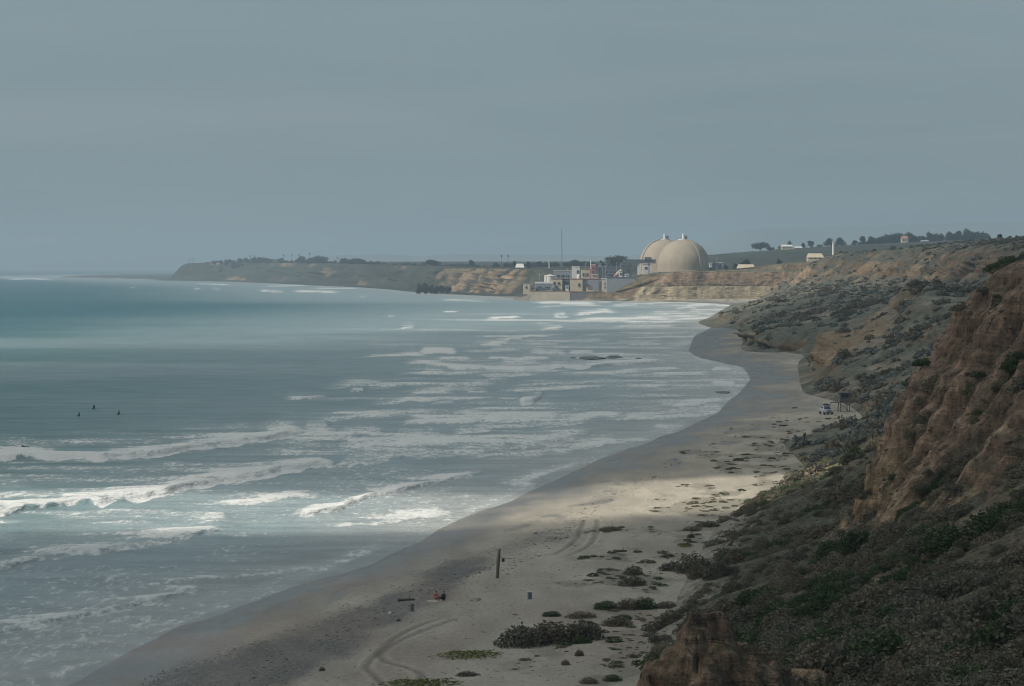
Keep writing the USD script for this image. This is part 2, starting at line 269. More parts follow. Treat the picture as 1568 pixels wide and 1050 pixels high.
bv = P3.reshape(-1, 3); bf = up_faces(bv, grid_faces(len(pys), len(pxs)))
keep = (dsh.ravel()[bf].max(1) > -60*np.clip(Yg.ravel()[bf[:, 0]]/800, 0.5, 6)); bf = bf[keep]
bm_, (bt_, bw_) = compact(bv, bf, tint.reshape(-1, 3), wet.ravel())
beach = obj('beach', bm_, M['sand'], smooth=True); primvar(beach, 'tint', bt_); primvar(beach, 'wet', bw_)
tag(beach, 'grey brown sandy beach curving from the foreground to the power plant', 'beach', kind='structure')

# ------------------------------------------------------------------ sea
spx = np.concatenate([[-30000, -14000, -7000, -3500, -1800, -900, -500, -250], np.arange(-100, 1190, 3.0), np.arange(1200, 1700, 60), [2400, 5000]])
spy = np.concatenate([[3200, 2000, 1500, 1250], np.arange(1130, 700, -1.35), np.arange(700, 440, -0.95), np.arange(440, 424, -0.6), np.arange(424, 414.2, -0.5), [413.9]])
PX, PY = np.meshgrid(spx, spy); Y = CAMZ*F/(PY-HZ); X = (PX-CX)/F*Y
dS = -signed_shore(X, Y)
foam = np.zeros(X.shape); hz = np.zeros(X.shape)
j1 = fbm(np.stack([X/(0.018*Y), Y/(0.15*Y), 0*X], -1), 4, 21)-0.5
j2 = fbm(np.stack([X/(0.05*Y), np.log(Y)*14, 0*X], -1), 3, 22)
j3 = fbm(np.stack([X/(0.006*Y), np.log(Y)*90, 0*X], -1), 3, 23)
j4 = fbm(np.stack([X/(0.006*Y), np.log(Y)*10, 0*X], -1), 3, 24)-0.5
j5 = sst(0.25, 0.75, fbm(np.stack([X/(0.03*Y), np.log(Y)*60, 0*X], -1), 4, 25))
# breakers: front line (pixels of the water surface), depth of the foam behind it, strength, height in metres
WAVES = [
 ([(-60, 712), (0, 706), (130, 704), (200, 700), (290, 690), (390, 676), (492, 662)], 17, 0.95, 0.9),
 ([(-80, 802), (0, 790), (100, 778), (250, 757), (320, 743), (430, 723), (540, 710)], 24, 1.15, 0.9),
 ([(-60, 742), (100, 735), (300, 722), (520, 700)], 12, 0.45, 0.1),
 ([(-60, 768), (60, 762), (180, 752), (260, 744)], 10, 0.6, 0.1),
 ([(-60, 885), (0, 873), (75, 857), (200, 838), (300, 822), (374, 803)], 24, 0.62, 0.3),
 ([(-60, 985), (0, 972), (60, 960), (160, 938), (250, 917), (330, 905)], 20, 0.62, 0.25),
 ([(180, 900), (260, 893), (400, 882), (520, 868)], 9, 0.55, 0.15),
 ([(310, 776), (400, 768), (512, 756)], 8, 0.75, 0.2),
 ([(432, 793), (470, 790), (520, 781), (560, 765), (640, 748), (705, 733), (760, 722)], 11, 0.95, 0.4),
 ([(472, 806), (560, 805), (640, 795), (720, 783)], 9, 0.85, 0.15),
 ([(480, 724), (550, 712), (700, 697), (830, 681), (932, 661)], 34, 0.66, 0.3),
 ([(560, 690), (720, 676), (850, 664)], 16, 0.5, 0.1),
 ([(660, 646), (760, 646), (830, 642), (888, 638)], 17, 0.72, 0.3),
 ([(790, 618), (815, 616), (836, 606)], 17, 1.0, 0.7),
 ([(480, 594), (560, 592), (690, 592), (760, 588), (800, 580)], 9, 0.85, 0.6),
 ([(440, 614), (600, 613), (760, 612)], 5, 0.5, 0.2),
 ([(425, 612), (470, 612), (512, 608)], 6, 0.8, 0.5), ([(534, 601), (562, 600)], 8, 1.0, 0.7),
 ([(600, 556), (640, 561), (700, 566), (800, 566), (900, 564), (1000, 556), (1040, 552)], 9, 1.2, 0.8),
 ([(640, 572), (690, 573)], 7, 0.85, 0.5),
 ([(820, 575), (960, 572), (1040, 565)], 8, 0.55, 0.2),
 ([(950, 594), (1030, 591)], 8, 0.7, 0.3), ([(860, 600), (1010, 604)], 5, 0.4, 0.1),
 ([(740, 551), (790, 550)], 4, 0.8, 0.4), ([(660, 550), (730, 551)], 4, 0.7, 0.4), ([(790, 550), (850, 549)], 6, 0.8, 0.4),
 ([(520, 528), (700, 530), (870, 538)], 5, 0.4, 0.2), ([(760, 528), (960, 524)], 6, 0.7, 0.3), ([(800, 538), (880, 546)], 9, 0.7, 0.3),
 ([(770, 522), (805, 520)], 6, 1.0, 0.7), ([(480, 504), (720, 507), (860, 507)], 3, 0.42, 0.2),
 ([(610, 505), (640, 504)], 5, 1.1, 0.7), ([(738, 489), (805, 486)], 4, 1.1, 0.6), ([(820, 507), (870, 503)], 5, 0.85, 0.5),
 ([(845, 484), (870, 482)], 5, 1.0, 0.6), ([(870, 484), (950, 478)], 6, 1.0, 0.6),
 ([(850, 493), (1010, 489), (1070, 487)], 5, 0.75, 0.3), ([(920, 503), (1060, 498)], 6, 0.7, 0.3), ([(860, 515), (960, 516), (1040, 512)], 5, 0.65, 0.3), ([(960, 484), (1110, 478)], 5, 0.7, 0.2), ([(890, 473), (1060, 470), (1115, 473)], 4, 0.55, 0.2), ([(900, 530), (1040, 522)], 5, 0.5, 0.2),
 ([(675, 478), (705, 478)], 2.5, 0.9, 0.4), ([(592, 485), (605, 485)], 2.5, 0.8, 0.4), ([(548, 456), (563, 456)], 3, 1.0, 0.5), ([(660, 459), (760, 463)], 2, 0.6, 0.3),
 ([(800, 463), (880, 466), (930, 467)], 3.2, 1.0, 0.4), ([(930, 468), (985, 468)], 2, 0.7, 0.2),
 ([(392, 445), (440, 449)], 3.0, 1.0, 0.4), ([(440, 447), (530, 449)], 3, 0.85, 0.4), ([(470, 442), (560, 442)], 2, 0.8, 0.3), ([(290, 435), (360, 437)], 1.8, 0.8, 0.3), ([(395, 438), (480, 438)], 2.2, 0.9, 0.3), ([(198, 441), (208, 441)], 1.8, 0.9, 0.3), ([(295, 443), (308, 443)], 1.8, 0.8, 0.3), ([(322, 443), (340, 444)], 2.2, 0.6, 0.3), ([(0, 427.5), (90, 428.6)], 2.4, 1.0, 0.3), ([(-60, 425), (40, 426)], 1.5, 0.8, 0.3)]
wr_ = np.random.default_rng(77)
for _ in range(120):
    y0 = 462+235*wr_.random()**1.0; sx_ = poly_px(y0, [(455, 1110), (470, 1120), (495, 1090), (520, 1060), (545, 1070), (565, 1130), (580, 1150), (600, 1135), (630, 1100), (650, 1060), (690, 960)])
    ext = poly_px(y0, [(462, 260), (500, 330), (560, 480), (620, 560), (700, 560)]); xc = sx_-ext*wr_.random()**1.3; ln_ = (40+190*wr_.random()**1.5)*np.interp(y0, [460, 560, 700], [0.6, 1.0, 1.2]); tilt = np.interp(y0, [460, 560, 700], [0.01, 0.02, 0.10])
    WAVES.append(([(xc-ln_*0.7, y0+tilt*ln_*0.7), (xc-0.2*ln_, y0+tilt*0.2*ln_+wr_.normal()*1.0), (xc+0.3*ln_, y0-tilt*0.3*ln_)], np.interp(y0, [460, 560, 700], [2.2, 5.5, 11])*(0.6+0.8*wr_.random()), 0.45+0.5*wr_.random(), 0.25*wr_.random()))
for pts, th, st, hh in WAVES:
    if pts[0][1] < 640: th, st = th*0.8, st*0.82
    a = np.array(pts, float); span = a[-1, 0]-a[0, 0]
    sel = (PX > a[0, 0]-5) & (PX < a[-1, 0]+5) & (PY < a[:, 1].max()+th) & (PY > a[:, 1].min()-4.2*th)
    if not sel.any(): continue
    x, y = PX[sel], PY[sel]
    yh = np.interp(x, a[:, 0], a[:, 1]) + j1[sel]*th*0.5; yf = yh + j1[sel]*th*0.4 + j4[sel]*th*0.55; hh = hh*1.0
    ends = sst(0, min(60, 0.28*span), x-a[0, 0])*sst(0, min(60, 0.28*span), a[-1, 0]-x)
    ends = ends*(0.65+0.7*np.clip(j2[sel], 0, 1))
    t = (yf-y)/(th*(0.45+0.85*j2[sel])*(0.35+0.65*np.clip(ends, 0, 1))+0.4)
    fr = sst(-0.10, 0.04, t)*(0.95*np.clip(1-1.5*t, 0, 1)**0.8 + 0.62*sst(0.0, 0.4, t)*sst(1.7, 0.5, t)*(0.35+1.1*j5[sel]) + 0.30*sst(0.3, 0.8, t)*sst(3.6, 0.9, t)*2*j5[sel])
    foam[sel] = np.maximum(foam[sel], st*ends*fr)
    t = (yh-y)/(th*0.9+0.4)
    k = np.where(t < 0.16, np.exp(-((t-0.16)/0.10)**2), np.exp(-((t-0.16)/0.65)**2))
    hz[sel] = np.maximum(hz[sel], hh*ends*k)
# lace of old foam through the surf zone, and the swash line
wid = np.clip(Y/300, 0.6, 10)
surf = sst(700, 960, PX+(PY-560)*-2.2)*sst(470, 490, PY)*sst(1060, 700, PY)
surf = np.maximum(surf, sst(640, 690, PY)*sst(930, 800, PY)*sst(560, 300, PX)*0.8)
lace = sst(0.46, 0.70, fbm(np.stack([X/(0.045*Y), np.log(Y)*55, 0*X], -1), 4, 41))
foam = np.maximum(foam, 0.62*surf*lace)
swl = fbm(np.stack([X/(0.05*Y), np.log(Y)*12, 0*X], -1), 3, 42)
edge = (dS+(j2-0.5)*9*wid**0.5)/wid**0.75
foam = np.maximum(foam, sst(-1, 0.5, edge)*sst(5.5, 1.0, edge)*np.clip(0.15+1.1*(swl-0.3), 0, 0.8))
foam = np.maximum(foam, (0.16+0.30*swl)*sst(75, 10, dS/wid**0.6)*sst(2600, 1500, Y)*sst(0.25, 0.6, j2))
far_sw = sst(1800, 2600, Y)*sst(0.9*wid**0, 0.0, np.abs(dS-4-4*swl)/(3.0*wid))*sst(0.42, 0.6, swl)
foam = np.maximum(foam, 0.9*far_sw)
foam += (j3-0.5)*0.5*sst(0.05, 0.5, foam)
# swell between the breakers
sw = fbm(np.stack([X/40, Y/9, 0*X], -1), 3, 51)-0.5
hz += sw*0.5*sst(15, 120, dS)*sst(5000, 500, Y)
hz += 0.30*np.clip(foam, 0, 1)*(j3+j5-1.0)*sst(2500, 600, Y)
hz *= sst(-2, 12, dS)
Zs = hz + 0.02 - 0.0*X
# colour: blue far out, green over the bars, grey and sandy in the shallows
deep = np.array([0.002, 0.062, 0.085]); green = np.array([0.070, 0.150, 0.155]); greyc = np.array([0.215, 0.270, 0.285]); sandy = np.array([0.28, 0.285, 0.275])  # green and greyc paled, carrying sky reflection as surface colour
bar = fbm(np.stack([X/(0.22*Y), np.log(Y)*7, 0*X], -1), 3, 61)
a1 = sst(545, 480, PY+(bar-0.5)*40)*(0.85+0.15*sst(440, 425, PY)); wc = green*(1-a1[..., None])+deep*a1[..., None]
a2 = sst(0.42, 0.60, bar)*sst(690, 560, PY)*sst(480, 540, PY)*0.5; wc = wc*(1-a2[..., None])+greyc*a2[..., None]
near = sst(170, 40, dS/np.clip(Y/600, 0.7, 3))*0.85; wc = wc*(1-near[..., None])+greyc*near[..., None]
sh = sst(26, 2, dS/wid**0.6+(bar-0.5)*14)*0.85; wc = wc*(1-sh[..., None])+sandy*sh[..., None]
sv = np.stack([X, Y, Zs], -1).reshape(-1, 3); sf = up_faces(sv, grid_faces(len(spy), len(spx)))
sf = sf[(dS.ravel()[sf].min(1) < 0) | (dS.ravel()[sf].max(1) > -1)]
sf = sf[dS.ravel()[sf].max(1) > -12*np.clip(Y.ravel()[sf[:, 0]]/300, 0.6, 6)]
sm_, (st_, sf_) = compact(sv, sf, wc.reshape(-1, 3), np.clip(foam, 0, 1.3).ravel())
sea = obj('sea', sm_, M['sea'], smooth=True); primvar(sea, 'tint', st_); primvar(sea, 'foam', sf_)
tag(sea, 'blue green sea with lines of white breakers rolling to the beach', 'sea', kind='structure')

# ------------------------------------------------------------------ bluffs and terrace: cross sections from near to far
SEC = []                                             # (distance, ten points (x, z) from the toe inland)
def secw(Y, pts): SEC.append((Y, [(x, z) for x, z in pts]))
def secp(Y, pts): SEC.append((Y, [(W(px, py, Y)[0], W(px, py, Y)[2]) for px, py in pts]))
secw(6, [(-40, 2), (-30, 10), (-22, 18), (-14, 26), (-9, 31), (-6, 33), (0, 33.3), (10, 33.6), (30, 34), (60, 35)])
secw(14, [(-34, 2), (-26, 9), (-18, 15), (-10, 20), (-4, 24), (2, 26), (8, 28), (18, 31), (34, 34), (60, 35)])
secw(40, [(-14, 2.5), (-9, 8), (-4, 13), (0, 16), (4, 18), (9, 20), (14, 22), (22, 26), (36, 33.5), (60, 35)])
secw(75, [(-3, 2.6), (2, 7), (5, 11), (8, 14.5), (11, 17), (14, 18.5), (18, 20.5), (26, 25), (38, 33), (60, 35)])
secw(100, [(-1, 2.6), (3, 6.5), (6, 10.5), (9, 14), (12, 16), (15, 17.6), (18, 19.3), (26, 22.5), (40, 32), (60, 35)])
secw(130, [(1, 2.6), (4.5, 6.5), (7.5, 10.5), (10, 13.2), (12.4, 15), (15, 16), (18.4, 17.0), (23.4, 18.4), (40, 30), (62, 35)])
secw(160, [(4.5, 2.6), (7, 5.5), (9.5, 9), (11.6, 11.3), (15.3, 12.8), (19, 13.8), (22.6, 15.2), (28.8, 17.6), (44, 30), (64, 35)])
secw(190, [(6.5, 2.7), (9, 5), (11.6, 7.6), (16, 10.0), (20.3, 11.7), (24.7, 13.5), (29, 15.7), (34.2, 18.5), (47, 30), (64, 35.5)])
secw(215, [(10, 2.7), (12.5, 4.6), (14.6, 6.2), (18.6, 8.6), (23.5, 10.9), (27.4, 12.9), (32.4, 16.1), (38.7, 21.8), (48, 32), (64, 35.5)])
secp(240, [(1000, 993), (1080, 958), (1160, 920), (1250, 875), (1310, 838), (1390, 756), (1450, 690), (1510, 610), (1568, 530), (1660, 405)])
secp(265, [(1030, 940), (1100, 915), (1180, 885), (1255, 858), (1300, 822), (1355, 735), (1405, 655), (1470, 558), (1540, 465), (1625, 402)])
secp(290, [(1060, 893), (1130, 875), (1200, 853), (1258, 835), (1300, 795), (1340, 712), (1378, 616), (1432, 540), (1492, 456), (1590, 398)])
secp(312, [(1082, 858), (1140, 848), (1200, 834), (1260, 815), (1300, 775), (1340, 705), (1380, 622), (1428, 550), (1482, 470), (1582, 397)])
secp(340, [(1102, 821), (1150, 812), (1210, 795), (1280, 765), (1330, 735), (1368, 690), (1398, 640), (1450, 575), (1510, 500), (1610, 405)])
secp(370, [(1125, 788), (1170, 775), (1215, 757), (1270, 730), (1320, 698), (1362, 672), (1402, 640), (1458, 580), (1525, 500), (1630, 408)])
secp(390, [(1140, 772), (1180, 762), (1215, 748), (1250, 733), (1300, 703), (1365, 663), (1408, 640), (1465, 585), (1535, 500), (1645, 410)])
secp(410, [(1180, 753), (1215, 746), (1250, 736), (1290, 717), (1330, 696), (1370, 672), (1415, 642), (1475, 585), (1545, 500), (1655, 410)])
secp(450, [(1238, 723), (1258, 718), (1283, 710), (1312, 694), (1342, 674), (1378, 656), (1425, 630), (1485, 580), (1555, 500), (1665, 410)])
secp(490, [(1228, 697), (1255, 692), (1287, 684), (1320, 670), (1350, 655), (1382, 643), (1430, 620), (1495, 560), (1565, 490), (1675, 410)])
secp(530, [(1214, 675), (1240, 670), (1275, 664), (1310, 655), (1345, 645), (1385, 630), (1435, 600), (1505, 545), (1575, 480), (1685, 410)])
secp(562, [(1262, 659), (1285, 654), (1310, 648), (1335, 641), (1365, 630), (1400, 615), (1445, 588), (1510, 535), (1585, 470), (1690, 408)])
secp(585, [(1310, 648), (1322, 643), (1338, 636), (1357, 627), (1380, 614), (1410, 596), (1450, 565), (1515, 510), (1590, 445), (1695, 405)])
secp(630, [(1327, 631), (1338, 625), (1352, 616), (1370, 605), (1395, 589), (1420, 570), (1460, 538), (1520, 488), (1600, 420), (1700, 400)])
secp(690, [(1297, 612), (1312, 604), (1332, 594), (1357, 583), (1390, 564), (1420, 544), (1460, 512), (1520, 470), (1600, 418), (1700, 398)])
secp(740, [(1256, 598), (1275, 589), (1300, 578), (1335, 564), (1375, 545), (1415, 520), (1455, 490), (1520, 462), (1600, 420), (1700, 396)])
secp(800, [(1243, 584), (1265, 570), (1290, 553), (1320, 536), (1355, 518), (1395, 497), (1440, 475), (1510, 458), (1600, 420), (1700, 395)])
secp(880, [(1240, 568), (1260, 553), (1274, 530), (1283, 513), (1325, 505), (1370, 473), (1418, 438), (1480, 447), (1600, 425), (1700, 395)])
secp(930, [(1239, 559), (1262, 548), (1280, 529), (1292, 513), (1330, 505), (1375, 474), (1420, 439), (1482, 448), (1600, 425), (1700, 393)])
secp(1000, [(1237, 549), (1260, 542), (1285, 530), (1310, 516), (1345, 500), (1385, 475), (1422, 452), (1485, 450), (1600, 425), (1700, 390)])
secp(1060, [(1231, 541), (1250, 535), (1280, 523), (1310, 510), (1345, 494), (1390, 470), (1430, 455), (1490, 448), (1600, 424), (1700, 390)])
secp(1120, [(1152, 533), (1163, 522), (1185, 513), (1220, 506), (1270, 497), (1330, 485), (1390, 466), (1460, 453), (1600, 423), (1700, 388)])
secp(1250, [(1144, 520), (1153, 507), (1172, 499), (1205, 493), (1240, 486), (1290, 474), (1350, 464), (1430, 452), (1600, 420), (1700, 385)])
secp(1500, [(1141, 501), (1150, 495), (1167, 487), (1195, 478), (1240, 468), (1330, 452), (1470, 443), (1515, 425), (1560, 373), (1700, 358)])
secp(1700, [(1104, 490), (1118, 482), (1145, 473), (1190, 461), (1260, 450), (1360, 444), (1430, 436), (1465, 412), (1500, 379), (1700, 360)])
secp(2000, [(1120, 478), (1140, 471), (1170, 462), (1210, 450), (1260, 442), (1320, 436), (1352, 424), (1385, 400), (1420, 380), (1700, 361)])
secp(2250, [(1132, 470), (1155, 462), (1180, 453), (1210, 444), (1240, 438), (1268, 428), (1290, 415), (1312, 398), (1338, 385), (1700, 360)])
secp(2450, [(1142, 465), (1165, 458), (1185, 449), (1205, 441), (1222, 432), (1240, 418), (1258, 402), (1280, 391), (1400, 381), (1700, 358)])
secp(2600, [(1152, 461), (1172, 455), (1188, 447), (1205, 432), (1222, 415), (1245, 400), (1285, 389), (1370, 382), (1500, 372), (1700, 360)])
def bay(Y, toe, tz=2.3):
    z = lambda v: HZ+F*(CAMZ-v)/Y
    pts = [(toe, z(tz)), (toe+10, z(8)), (toe+20, z(14.8)), (toe+34, z(15.6)), (toe+46, z(22)), (toe+60, z(29.0)), (max(toe+140, 1150), z(31)), (max(toe+200, 1205), z(38)), (1400, z(45)), (1700, z(54))]
    secp(Y, pts)
bay(2710, 1176); bay(2770, 1190); bay(2788, 1192); bay(2794, 1165); bay(2801, 1095); bay(2808, 1025); bay(2814, 972); bay(2840, 967); bay(2872, 966)
def bench(Y, toe, back):
    z = lambda v: HZ+F*(CAMZ-v)/Y
    secp(Y, [(toe, z(2)), (toe+4, z(6)), (toe+8, z(8)), (toe+70, z(8)), (back-25, z(9)), (back, z(19)), (back+35, z(28)), (1090, z(28.5)), (1400, z(44)), (1700, z(56))])
bench(2882, 925, 968); bench(2892, 812, 972); bench(3000, 806, 975); bench(3120, 806, 985)
def far(Y, toe, w, pyt, a, b, c, d):
    z = lambda v: HZ+F*(CAMZ-v)/Y
    t0 = z(2.6); secp(Y, [(toe, t0), (toe+0.25*w, t0+(pyt-t0)*0.25), (toe+0.5*w, t0+(pyt-t0)*0.6), (toe+0.75*w, t0+(pyt-t0)*0.88), (toe+w, pyt), (toe+w+60, pyt-0.5), (960, a), (1090, b), (1300, c), (1700, d)])
far(3200, 795, 40, 412, 418, 416, 396, 378); far(3350, 752, 42, 411, 412, 410, 392, 375); far(3550, 702, 48, 410, 407, 404, 388, 372); far(3800, 655, 46, 410, 404, 398, 382, 366)
far(4200, 618, 46, 408, 402, 390, 375.5, 362); far(4600, 572, 44, 407, 401, 391, 378, 366); far(5000, 512, 42, 405, 401, 393, 381, 370); far(5500, 452, 40, 403, 400, 394, 384, 375)
far(6000, 397, 38, 402, 400, 395, 388, 380); far(6500, 332, 34, 401.5, 400, 397, 390, 385); far(6850, 262, 26, 403, 400, 398, 393, 390); far(7100, 258, 24, 411, 402, 400, 397, 394); far(7300, 258, 30, 416, 410, 408, 404, 400)
SY = np.array([s[0] for s in SEC]); SX = np.array([[p[0] for p in s[1]] for s in SEC]); SZ = np.array([[p[1] for p in s[1]] for s in SEC])
SX = np.concatenate([SX[:, :1]-0.01*SY[:, None]-4, SX, SX[:, -1:]+0.12*SY[:, None]+30, SX[:, -1:]+0.6*SY[:, None]+60], 1)
SZ = np.concatenate([SZ[:, :1]*0-1.5, SZ, SZ[:, -1:]*1.02, SZ[:, -1:]*0.9], 1)
rows = np.concatenate([np.linspace(6, 90, 60, False), np.linspace(90, 210, 110, False), np.linspace(210, 420, 300, False), np.geomspace(420, 1150, 270, False), np.geomspace(1150, 2600, 190, False), np.linspace(2600, 2784, 50, False), np.linspace(2784, 2820, 100, False), np.linspace(2820, 2930, 50, False), np.geomspace(2930, 7300, 190)])
ks = np.concatenate([np.linspace(0, 1, 8, False)] + [np.linspace(k, k+1, 44, False) for k in range(1, 9)] + [np.linspace(9, 10, 40, False), np.linspace(10, 11, 12, False), np.linspace(11, 12, 5)])
LX = PchipInterpolator(np.arange(13), PchipInterpolator(SY, SX, axis=0)(rows), axis=1)(ks)
LZ = PchipInterpolator(np.arange(13), PchipInterpolator(SY, SZ, axis=0)(rows), axis=1)(ks)
LY = np.repeat(rows[:, None], len(ks), 1); L = np.stack([LX, LY, LZ], -1)
def grid_normals(L):
    a = np.gradient(L, axis=0); b = np.gradient(L, axis=1); n = np.cross(b, a); n /= np.maximum(np.linalg.norm(n, axis=-1, keepdims=True), 1e-9)
    return np.where(n[..., 2:] < 0, -n, n)
n0 = grid_normals(L); st = np.sqrt(np.maximum(1-n0[..., 2]**2, 0))
def ridged(p, o, s): f_ = fbm(p, o, s); return 1-np.abs(2*f_-1)*2.2
xyz = L; kk = np.repeat(ks[None], len(rows), 0)
inl = sst(0.7, 1.6, kk)*sst(12, 10.5, kk)
def band(lam, zf, seed, o=4): return ridged(np.stack([xyz[..., 0]/lam, xyz[..., 1]/lam, xyz[..., 2]*zf/lam], -1), o, seed)
wn = sst(700, 420, LY); wf = sst(1300, 2400, LY); wm = np.clip(1-wn-wf, 0, 1)
plant = 1-sst(2860, 2890, LY)*sst(3160, 3120, LY)*sst(5.2, 4.8, kk)
ss_ = np.cumsum(np.gradient(rows)/(8.0*(rows/250)**1.12)); wob = fbm(np.stack([LX/(0.05*LY), LZ/7, LY/(0.12*LY)], -1), 3, 70)-0.5
su = ss_[:, None]+0.9*wob; bayf = sst(2745, 2780, LY)*sst(2885, 2870, LY); su = su*(1-bayf)+bayf*(LX/14.0+2.2*wob)
def flute(mul, seed, o=2): return ridged(np.stack([su*mul, kk*0.12, 0*su], -1), o, seed)
fl = flute(1.0, 71, 2); fl2 = flute(3.1, 72, 2); gf, gf2 = fl, fl2; gm = fl
amp = 2.3*(LY/250)**0.82; amp = amp*(1+0.45*wm); amp = np.where(LY > 2700, np.minimum(amp, 1.8+13*sst(3000, 3400, LY)), amp)*sst(60, 160, LY)
g = st**1.1*amp*(1.1*(fl-0.5)+0.62*(fl2-0.5)+0.30*(band(3.0, 0.5, 78)-0.5)*wn)
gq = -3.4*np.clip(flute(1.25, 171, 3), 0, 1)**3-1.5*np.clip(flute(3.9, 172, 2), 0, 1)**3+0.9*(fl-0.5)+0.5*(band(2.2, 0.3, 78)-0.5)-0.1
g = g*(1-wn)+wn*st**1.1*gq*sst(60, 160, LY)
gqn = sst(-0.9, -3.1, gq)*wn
g = g*inl*plant
hdir = n0.copy(); hdir[..., 2] *= 0.35
L = L + hdir*g[..., None]
lum = fbm(np.stack([xyz[..., 0]/9, xyz[..., 1]/9, xyz[..., 2]/9], -1), 4, 76)-0.5
L[..., 2] += lum*inl*plant*(1.8*wn+3*wm+2.5*wf)*(1-0.8*bayf)*(0.35+0.65*sst(0.8, 0.3, st))
# ledges of the strata
strata = noise(np.stack([0*LX, 0*LX, L[..., 2]*0.9+lum*1.2], -1), 77)
L = L + n0*((strata-0.5)*0.9*st**2*wn*inl)[..., None]
n1 = grid_normals(L); nz = n1[..., 2]
v1 = fbm(np.stack([LX/6, LY/6, LZ/6], -1), 4, 81); v2 = fbm(np.stack([LX/28, LY/28, LZ/28], -1), 4, 82); v3 = fbm(np.stack([LX/1.6, LY/1.6, LZ/1.6], -1), 3, 83)
veg = sst(0.52, 0.80, nz+0.55*(v1-0.5)+0.35*(v2-0.5))
pxl, pyl = CX+F*L[..., 0]/LY, HZ+F*(CAMZ-L[..., 2])/LY
# near headland: bare face; the mid slopes green; the bay cliffs bare
cliff = sst(212, 235, LY)*sst(352, 330, LY)*sst(11.5, 16, LZ+4*(v1-0.5)); veg = veg*(1-0.92*cliff) + 0.92*cliff*sst(0.60, 0.74, v1)*0.35
veg = np.clip(veg + 0.7*cliff*sst(0.4, 0.9, gqn)*sst(0.40, 0.55, v1), 0, 1)  # scrub in the near gullies; its dark colour also serves as their shade
bayw = sst(2680, 2700, LY)*sst(2885, 2870, LY); veg = veg*(1-bayw)+bayw*veg*sst(0.7, 0.93, nz)
lf = sst(3150, 3200, LY); bare = sst(3250, 3300, LY)*sst(3760, 3600, LY)*sst(0.30, 0.55, v2+0.3*(gf2-0.5))+0.9*sst(0.60, 0.68, fbm(np.stack([LX/90, LY/160, LZ/40], -1), 3, 88))
veg = veg*(1-lf)+lf*np.clip(1-0.9*bare*sst(0.97, 0.88, nz), 0, 1)
midg = wm*sst(0.25, 0.5, st)*sst(0.50, 0.62, 0.5*v2+0.5*v1); veg = veg*(1-0.6*midg)
midc = sst(780, 860, LY)*sst(1010, 950, LY)*sst(6.0, 5.2, kk)*sst(1.5, 2.6, kk); veg = veg*(1-0.8*midc)
veg = np.clip(veg+0.30*sst(420, 460, LY)*sst(1500, 1250, LY)*(1-midc)*sst(0.35, 0.5, v2), 0, 1)
mesa = sst(1350, 1600, LY)*sst(2700, 2650, LY); veg = veg*(1-mesa)+mesa*np.clip(sst(0.70, 0.92, nz)+0.7*sst(0.5, 0.25, v2)+0.7*sst(4.5, 3.0, kk)*sst(0.35, 0.5, v1), 0, 1)
zrel = L[..., 2]
tan = np.array([0.27, 0.195, 0.125]); redb = np.array([0.142, 0.100, 0.072]); cream = np.array([0.36, 0.30, 0.21]); ochre = np.array([0.30, 0.185, 0.085]); browng = np.array([0.14, 0.10, 0.07])
up_ = sst(14, 22, zrel+5*(v1-0.5)); rock = (tan*0.62)[None, None]*(1-up_[..., None]) + redb*up_[..., None]
stain = sst(0.42, 0.62, fbm(np.stack([LX/1.6, LY/1.6, LZ/16], -1), 4, 84)); rock = rock*(1-0.45*stain[..., None]); gully_shade = sst(0.55, 0.10, 0.65*fl+0.35*fl2)*sst(0.3, 0.6, st)*(1-0.55*bayf); rock = rock*(1-0.40*(gully_shade*(1-wn)+gqn*sst(0.3, 0.6, st))[..., None])  # rock colour darkened inside the gullies, standing in for soft shade
oc = sst(0.62, 0.74, v1)*sst(20, 10, zrel); rock = rock*(1-oc[..., None])+ochre*oc[..., None]
farrock = tan*0.95*(0.60+0.75*v2)[..., None]*(1-0.4*sst(0.6, 0.2, gf2))[..., None]; wr = sst(500, 900, LY)[..., None]; rock = rock*(1-wr)+farrock*wr  # far rock colour deepened in the flutes, painted shade as well
low = sst(2680, 2705, LY)*sst(2870, 2858, LY)*sst(15.8, 14.6, zrel+1.5*(v1-0.5)); rock = rock*(1-low[..., None])+cream*(0.85+0.3*v1)[..., None]*low[..., None]
upr = sst(2680, 2705, LY)*sst(14.6, 16, zrel)*sst(2880, 2860, LY); rock = rock*(1-0.5*upr[..., None])+browng*1.5*0.5*upr[..., None]
sband = 0.80+0.4*noise(np.stack([0*LX, 0*LX, zrel*1.7+v1*2], -1), 85); rock = rock*(1+(sband-1)*sst(3500, 500, LY))[..., None]
gcol = np.array([0.085, 0.085, 0.060]); gcol2 = np.array([0.150, 0.122, 0.088]); gcol3 = np.array([0.040, 0.055, 0.028]); ycol = np.array([0.16, 0.145, 0.065])
vc = gcol*(1-sst(0.45, 0.65, v2))[..., None]+gcol2*sst(0.45, 0.65, v2)[..., None]
ggreen = sst(0.52, 0.62, v2*0.4+v3*0.15+v1*0.45); vc = vc*(1-0.7*ggreen[..., None])+gcol3*0.7*ggreen[..., None]
yel = sst(415, 440, LY)*sst(500, 480, LY)*sst(5, 2.5, kk)*0.75; vc = vc*(1-yel[..., None])+ycol*yel[..., None]
vc = vc*(0.75+0.5*v3)[..., None]; mid_haze = sst(450, 600, LY)*sst(2700, 2300, LY); vc = vc*(1+0.25*mid_haze)[..., None]+0.012*mid_haze[..., None]*np.array([0.6, 0.9, 1.4]); farv = sst(2900, 3300, LY)[..., None]; vc = vc*(1-farv)+farv*np.array([0.034, 0.037, 0.029])*(0.35+1.3*fbm(np.stack([LX/70, LY/140, LZ/9], -1), 4, 89))[..., None]  # mid slopes lifted towards blue, haze put into the scrub colour
